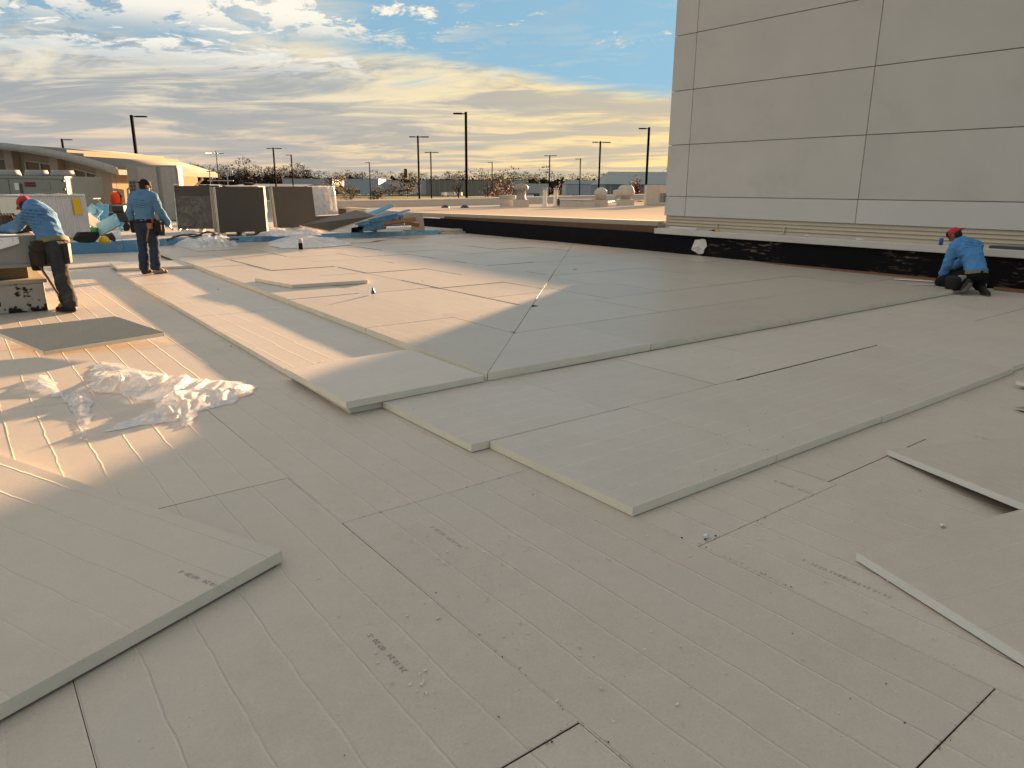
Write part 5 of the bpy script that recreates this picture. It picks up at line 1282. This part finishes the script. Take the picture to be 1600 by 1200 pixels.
stuff(b_.build('far_trees', ['twig', 'twig_olive', 'bark']), 'far line of bare brown trees along the horizon', 'trees')
# dense undergrowth behind, closing the gaps at the foot
b_ = MB()
for i in range(4200):
    x = rt_.uniform(-80, 1130); p = at(x, 290, rt_.uniform(1000, 1200)); s_ = rt_.uniform(4, 9); z = GZ + rt_.uniform(0, 22 if x < 500 else 17)
    d1 = Vector((rt_.gauss(0, 1), rt_.gauss(0, 1), rt_.gauss(0, .7))).normalized() * s_; d2 = Vector((rt_.gauss(0, 1), rt_.gauss(0, 1), rt_.gauss(0, 1))).normalized() * s_
    b_.face([(p.x - d1.x, p.y - d1.y, z - d1.z), (p.x + d2.x, p.y + d2.y, z + d2.z), (p.x + d1.x, p.y + d1.y, z + d1.z)], i % 2)
stuff(b_.build('far_undergrowth', ['twig', 'twig_olive']), 'dark undergrowth below the far trees', 'undergrowth')
# single trees
def tree(label, x, ytop, D, wpx, lm, n_, seed, bare=False, ybot=None, group=None):
    r_ = random.Random(seed); top = at(x, ytop, D); base = Vector((top.x, top.y, GZ)); h = top.z - GZ; w_ = wpx * D / 1165
    t_ = thing('tree', label, 'tree', base, 0, group)
    b = MB(); b.tube((0, 0, 0), (0, 0, h * .45), h * .022, h * .014, 8)
    limbs = []
    for i in range(9):
        a = i * 2.4 + r_.random(); z0 = h * r_.uniform(.22, .5); e = Vector((math.cos(a) * w_ * .36, math.sin(a) * w_ * .36, h * r_.uniform(.55, .9))); b.tube((0, 0, z0), e, h * .010, h * .003, 5); limbs.append((Vector((0, 0, z0)), e))
        for j in range(3):
            u = r_.uniform(.4, .9); s0 = Vector((0, 0, z0)).lerp(e, u); e2 = s0 + Vector((r_.gauss(0, 1), r_.gauss(0, 1), r_.uniform(.2, 1.2))).normalized() * w_ * .22; b.tube(s0, e2, h * .005, h * .0015, 4); limbs.append((s0, e2))
    b.tube((0, 0, h * .45), (0, 0, h * .95), h * .013, h * .003, 6); b.build('trunk', 'bark', t_)
    b = MB()
    clumps = [(r_.uniform(-.5, .5), r_.uniform(-.5, .5), r_.uniform(.25, .97)) for _ in range(16)]
    for i in range(n_):
        c = r_.choice(clumps); u = c[2]; env = math.sin(math.pi * min(1, .18 + .80 * u)) ** .8
        q_ = Vector((c[0] * w_ * env + r_.gauss(0, .11) * w_, c[1] * w_ * env + r_.gauss(0, .11) * w_, u * h + r_.gauss(0, .07) * h))
        if q_.z > h * 1.02 or q_.z < h * .12: continue
        s_ = w_ * r_.uniform(.018, .045); d1 = Vector((r_.gauss(0, 1), r_.gauss(0, 1), r_.gauss(0, 1))).normalized() * s_; d2 = d1.orthogonal().normalized() * s_ * .6
        if bare: d2 *= .25; d1 *= 1.8
        b.face([q_ - d1, q_ + d2, q_ + d1, q_ - d2], 0 if i % 3 else 1)
    b.build('crown', lm, t_)
tree('rust red maple behind the far roof edge right of the tallest lamp', 784, 280, 95, 40, ['leaf_red', 'leaf_red_dark'], 2600, 1)
tree('small rust red maple peeking behind the slim vent pipes', 876, 287, 98, 28, ['leaf_red', 'leaf_red_dark'], 1800, 2)
tree('dark red maple beside the tower in front of the grey shed', 997, 276, 82, 34, ['leaf_red', 'leaf_red_dark'], 2600, 3)
tree('brown leafed tree before the long white warehouse', 525, 275, 609, 34, ['leaf_brown', 'leaf_olive'], 1500, 4)
tree('low bare tree right of the white wrapped bundle', 546, 290, 240, 34, ['twig', 'leaf_olive'], 1400, 5, True)
tree('olive bushy tree standing between the white and tan warehouses', 636, 279, 623, 36, ['leaf_olive', 'leaf_brown'], 1600, 6)
tree('small brown tree left of the white and tan warehouses gap', 612, 284, 623, 22, ['leaf_brown', 'leaf_olive'], 1000, 7)
tree('bare tree in front of the tan warehouse, left of the tallest lamp', 716, 270, 330, 26, ['twig', 'twig'], 900, 8, True)
tree('bare brown tree before the tan warehouse, right of the tallest lamp', 762, 275, 330, 26, ['twig', 'leaf_brown'], 900, 9, True)
tree('low olive bush beside the bare tree near the white wrapped bundle', 590, 291, 330, 30, ['leaf_olive', 'twig_olive'], 1000, 10)
# warehouses
def shed(name, label, x0, x1, yt, D, depth, mt_, rmt, gable=0., az=0., bands=0, doors=(), roofh=.3):
    a = at(x0, 295, D); c = at(x1, 295, D); w_ = (c - a).length; mid = (a + c) / 2; hh_ = at((x0 + x1) / 2, yt, D).z - GZ
    t_ = thing(name, label, 'warehouse', (mid.x, mid.y, GZ), RZ + az)
    MB().box((-w_ / 2, 0, 0), (w_ / 2, depth, hh_ - gable)).build('wall', mt_, t_)
    if gable:
        b = MB(); b.v = [(-w_ / 2 - .3, -.4, hh_ - gable), (w_ / 2 + .3, -.4, hh_ - gable), (w_ / 2 + .3, depth / 2, hh_), (-w_ / 2 - .3 + gable * .9, depth / 2, hh_), (-w_ / 2 - .3, depth + .4, hh_ - gable), (w_ / 2 + .3, depth + .4, hh_ - gable)]
        b.f = [(0, 1, 2, 3), (3, 2, 5, 4), (0, 3, 4)]; b.mi = [0] * 3; b.build('roof', rmt, t_)
    else: MB().box((-w_ / 2 - .2, -.2, hh_ - gable), (w_ / 2 + .2, depth, hh_ - gable + roofh)).build('roof', rmt, t_)
    for (u, v_, dh) in doors: MB().box((-w_ / 2 + w_ * u, -.06, 0), (-w_ / 2 + w_ * v_, -.005, dh)).build('door', 'hvac_dark', t_)
    for i in range(bands):
        x = -w_ / 2 + w_ * (i + .5) / bands; MB().box((x - .12, -.15, 0), (x + .12, -.005, hh_ - gable)).build('pilaster', 'joint', t_)
    return t_
shed('warehouse', 'long white warehouse with a slanting left end behind the bundles', 442, 520, 279.5, 884, 60, 'warehouse_white', 'warehouse_white', 0, 0, 0, ((.5, .6, 4),))
shed('warehouse', 'white warehouse with two dark doors behind the bare trees', 538, 592, 279.5, 870, 50, 'warehouse_white', 'warehouse_roof', 0, 0, 3, ((.1, .45, 4.2), (.75, .95, 3.5)))
shed('warehouse', 'low pale grey warehouse right of the white one with dark doors', 580, 648, 282, 928, 50, 'warehouse_white', 'warehouse_roof', 0, 0, 5)
shed('warehouse', 'small white block standing at the left end of the tan warehouse', 646, 666, 282, 812, 30, 'warehouse_white', 'warehouse_white', 0, 0, 0, ((.3, .4, 2),))
shed('warehouse', 'long tan ribbed warehouse behind the tallest lamp', 666, 800, 281.5, 805, 60, 'warehouse_tan', 'hvac_dark', 0, 0, 16, (), .5)
shed('warehouse', 'pale stepped block right of the tan warehouse', 798, 822, 282, 812, 30, 'concrete', 'warehouse_roof', 0, 0, 2)
shed('warehouse', 'white and dark shop block behind the dark vent hood', 820, 858, 287, 682, 30, 'warehouse_white', 'warehouse_roof', 0, 0, 3, ((.1, .6, 3),))
shed('warehouse', 'silver grey low hall left of the big blue grey hall', 884, 948, 281, 551, 40, 'warehouse_white', 'warehouse_roof', 3.0, 0, 5, ((.15, .3, 3), (.6, .7, 3)))
shed('warehouse', 'big blue grey metal hall beside the tower', 945, 1085, 266, 230, 40, 'warehouse_blue', 'shed_grey', 4.2, 0, 8, ((.08, .14, 3),))
shed('warehouse', 'low grey roofed hall behind the middle bundle', 352, 470, 287, 300, 40, 'shed_grey', 'warehouse_roof', 1.2, 0, 6)
p = at(635, 290, 1010); t_ = thing('brick_stack', 'dark square tower above the far trees', 'tower', (p.x, p.y, GZ), RZ); zt = at(635, 265, 1010).z - GZ
MB().box((-2.3, -2.3, 0), (2.3, 2.3, zt)).build('shaft', 'brick_tower', t_); MB().box((-2.5, -2.5, zt), (2.5, 2.5, zt + 1)).build('cap', 'brick_tower', t_)
# parked vehicles far away
def car_mesh():
    b = MB(); pr = [(-2.2, .35), (2.2, .35), (2.2, .85), (1.3, .95), (.75, 1.45), (-1.2, 1.48), (-1.9, .98), (-2.2, .92)]; n_ = len(pr)
    b.v = [(x, -.88, z) for x, z in pr] + [(x, .88, z) for x, z in pr]
    b.f = [tuple(range(n_)), tuple(reversed(range(n_, 2 * n_)))] + [(i, n_ + i, n_ + (i + 1) % n_, (i + 1) % n_) for i in range(n_)]; b.mi = [0] * len(b.f)
    return b
cms = {}
for mn in ('car_white', 'car_silver', 'car_dark'):
    cms[mn] = car_mesh().mesh('body', [mn]); bevel_mesh(cms[mn], .12, 2)
whm = MB().tube((0, -.1, 0), (0, .1, 0), .33, None, 12).mesh('wheel', ['tyre'])
gls = MB().box((-1.05, -.89, .98), (.65, .89, 1.36)).mesh('window_band', ['window_glass'])
cars = [(558, 690), (564, 694), (570, 690), (577, 696), (583, 691), (589, 694), (596, 690), (607, 692), (613, 696), (626, 693), (637, 690)]
for i, (x, D) in enumerate(cars):
    p = at(x, 298, D); mn = ['car_white', 'car_white', 'car_silver', 'car_white', 'car_dark'][i % 5]
    t_ = thing('parked_car', 'small pale car in the row parked before the white warehouses', 'car', (p.x, p.y, GZ + .03), RZ + R(60 if i % 2 else 80), 'cars parked before the far warehouses')
    for nm, me in (('body', cms[mn]), ('window_band', gls)):
        o = bpy.data.objects.new(nm, me); COL.objects.link(o); o.parent = t_
    for wx in (-1.35, 1.35):
        for wy in (-.82, .82): o = bpy.data.objects.new('wheel', whm); COL.objects.link(o); o.parent = t_; o.location = (wx, wy, .33)
def trailer(label, x, D, L, cat='trailer'):
    p = at(x, 298, D); t_ = thing('box_trailer', label, cat, (p.x, p.y, GZ + .02), RZ)
    MB().box((-L / 2, -1.2, .9), (L / 2, 1.2, 3.6)).build('box_body', 'car_white', t_, bevel=.08)
    for wx in (-L * .35, -L * .2, L * .35): o = bpy.data.objects.new('wheel', whm); COL.objects.link(o); o.parent = t_; o.location = (wx, -1.1, .45); o.scale = (1.4, 1, 1.4)
trailer('white box trailer parked before the tan warehouse, left one', 695, 640, 6); trailer('white box trailer parked before the tan warehouse, middle one', 704, 635, 6.5); trailer('white box trailer parked before the tan warehouse, right one', 716, 640, 6.5)
trailer('white box trailer beside the small grey hall', 826, 440, 6)
trailer('white van shaped trailer before the silver grey hall', 915, 340, 5); trailer('short white trailer left of the silver grey hall', 890, 345, 3.5)
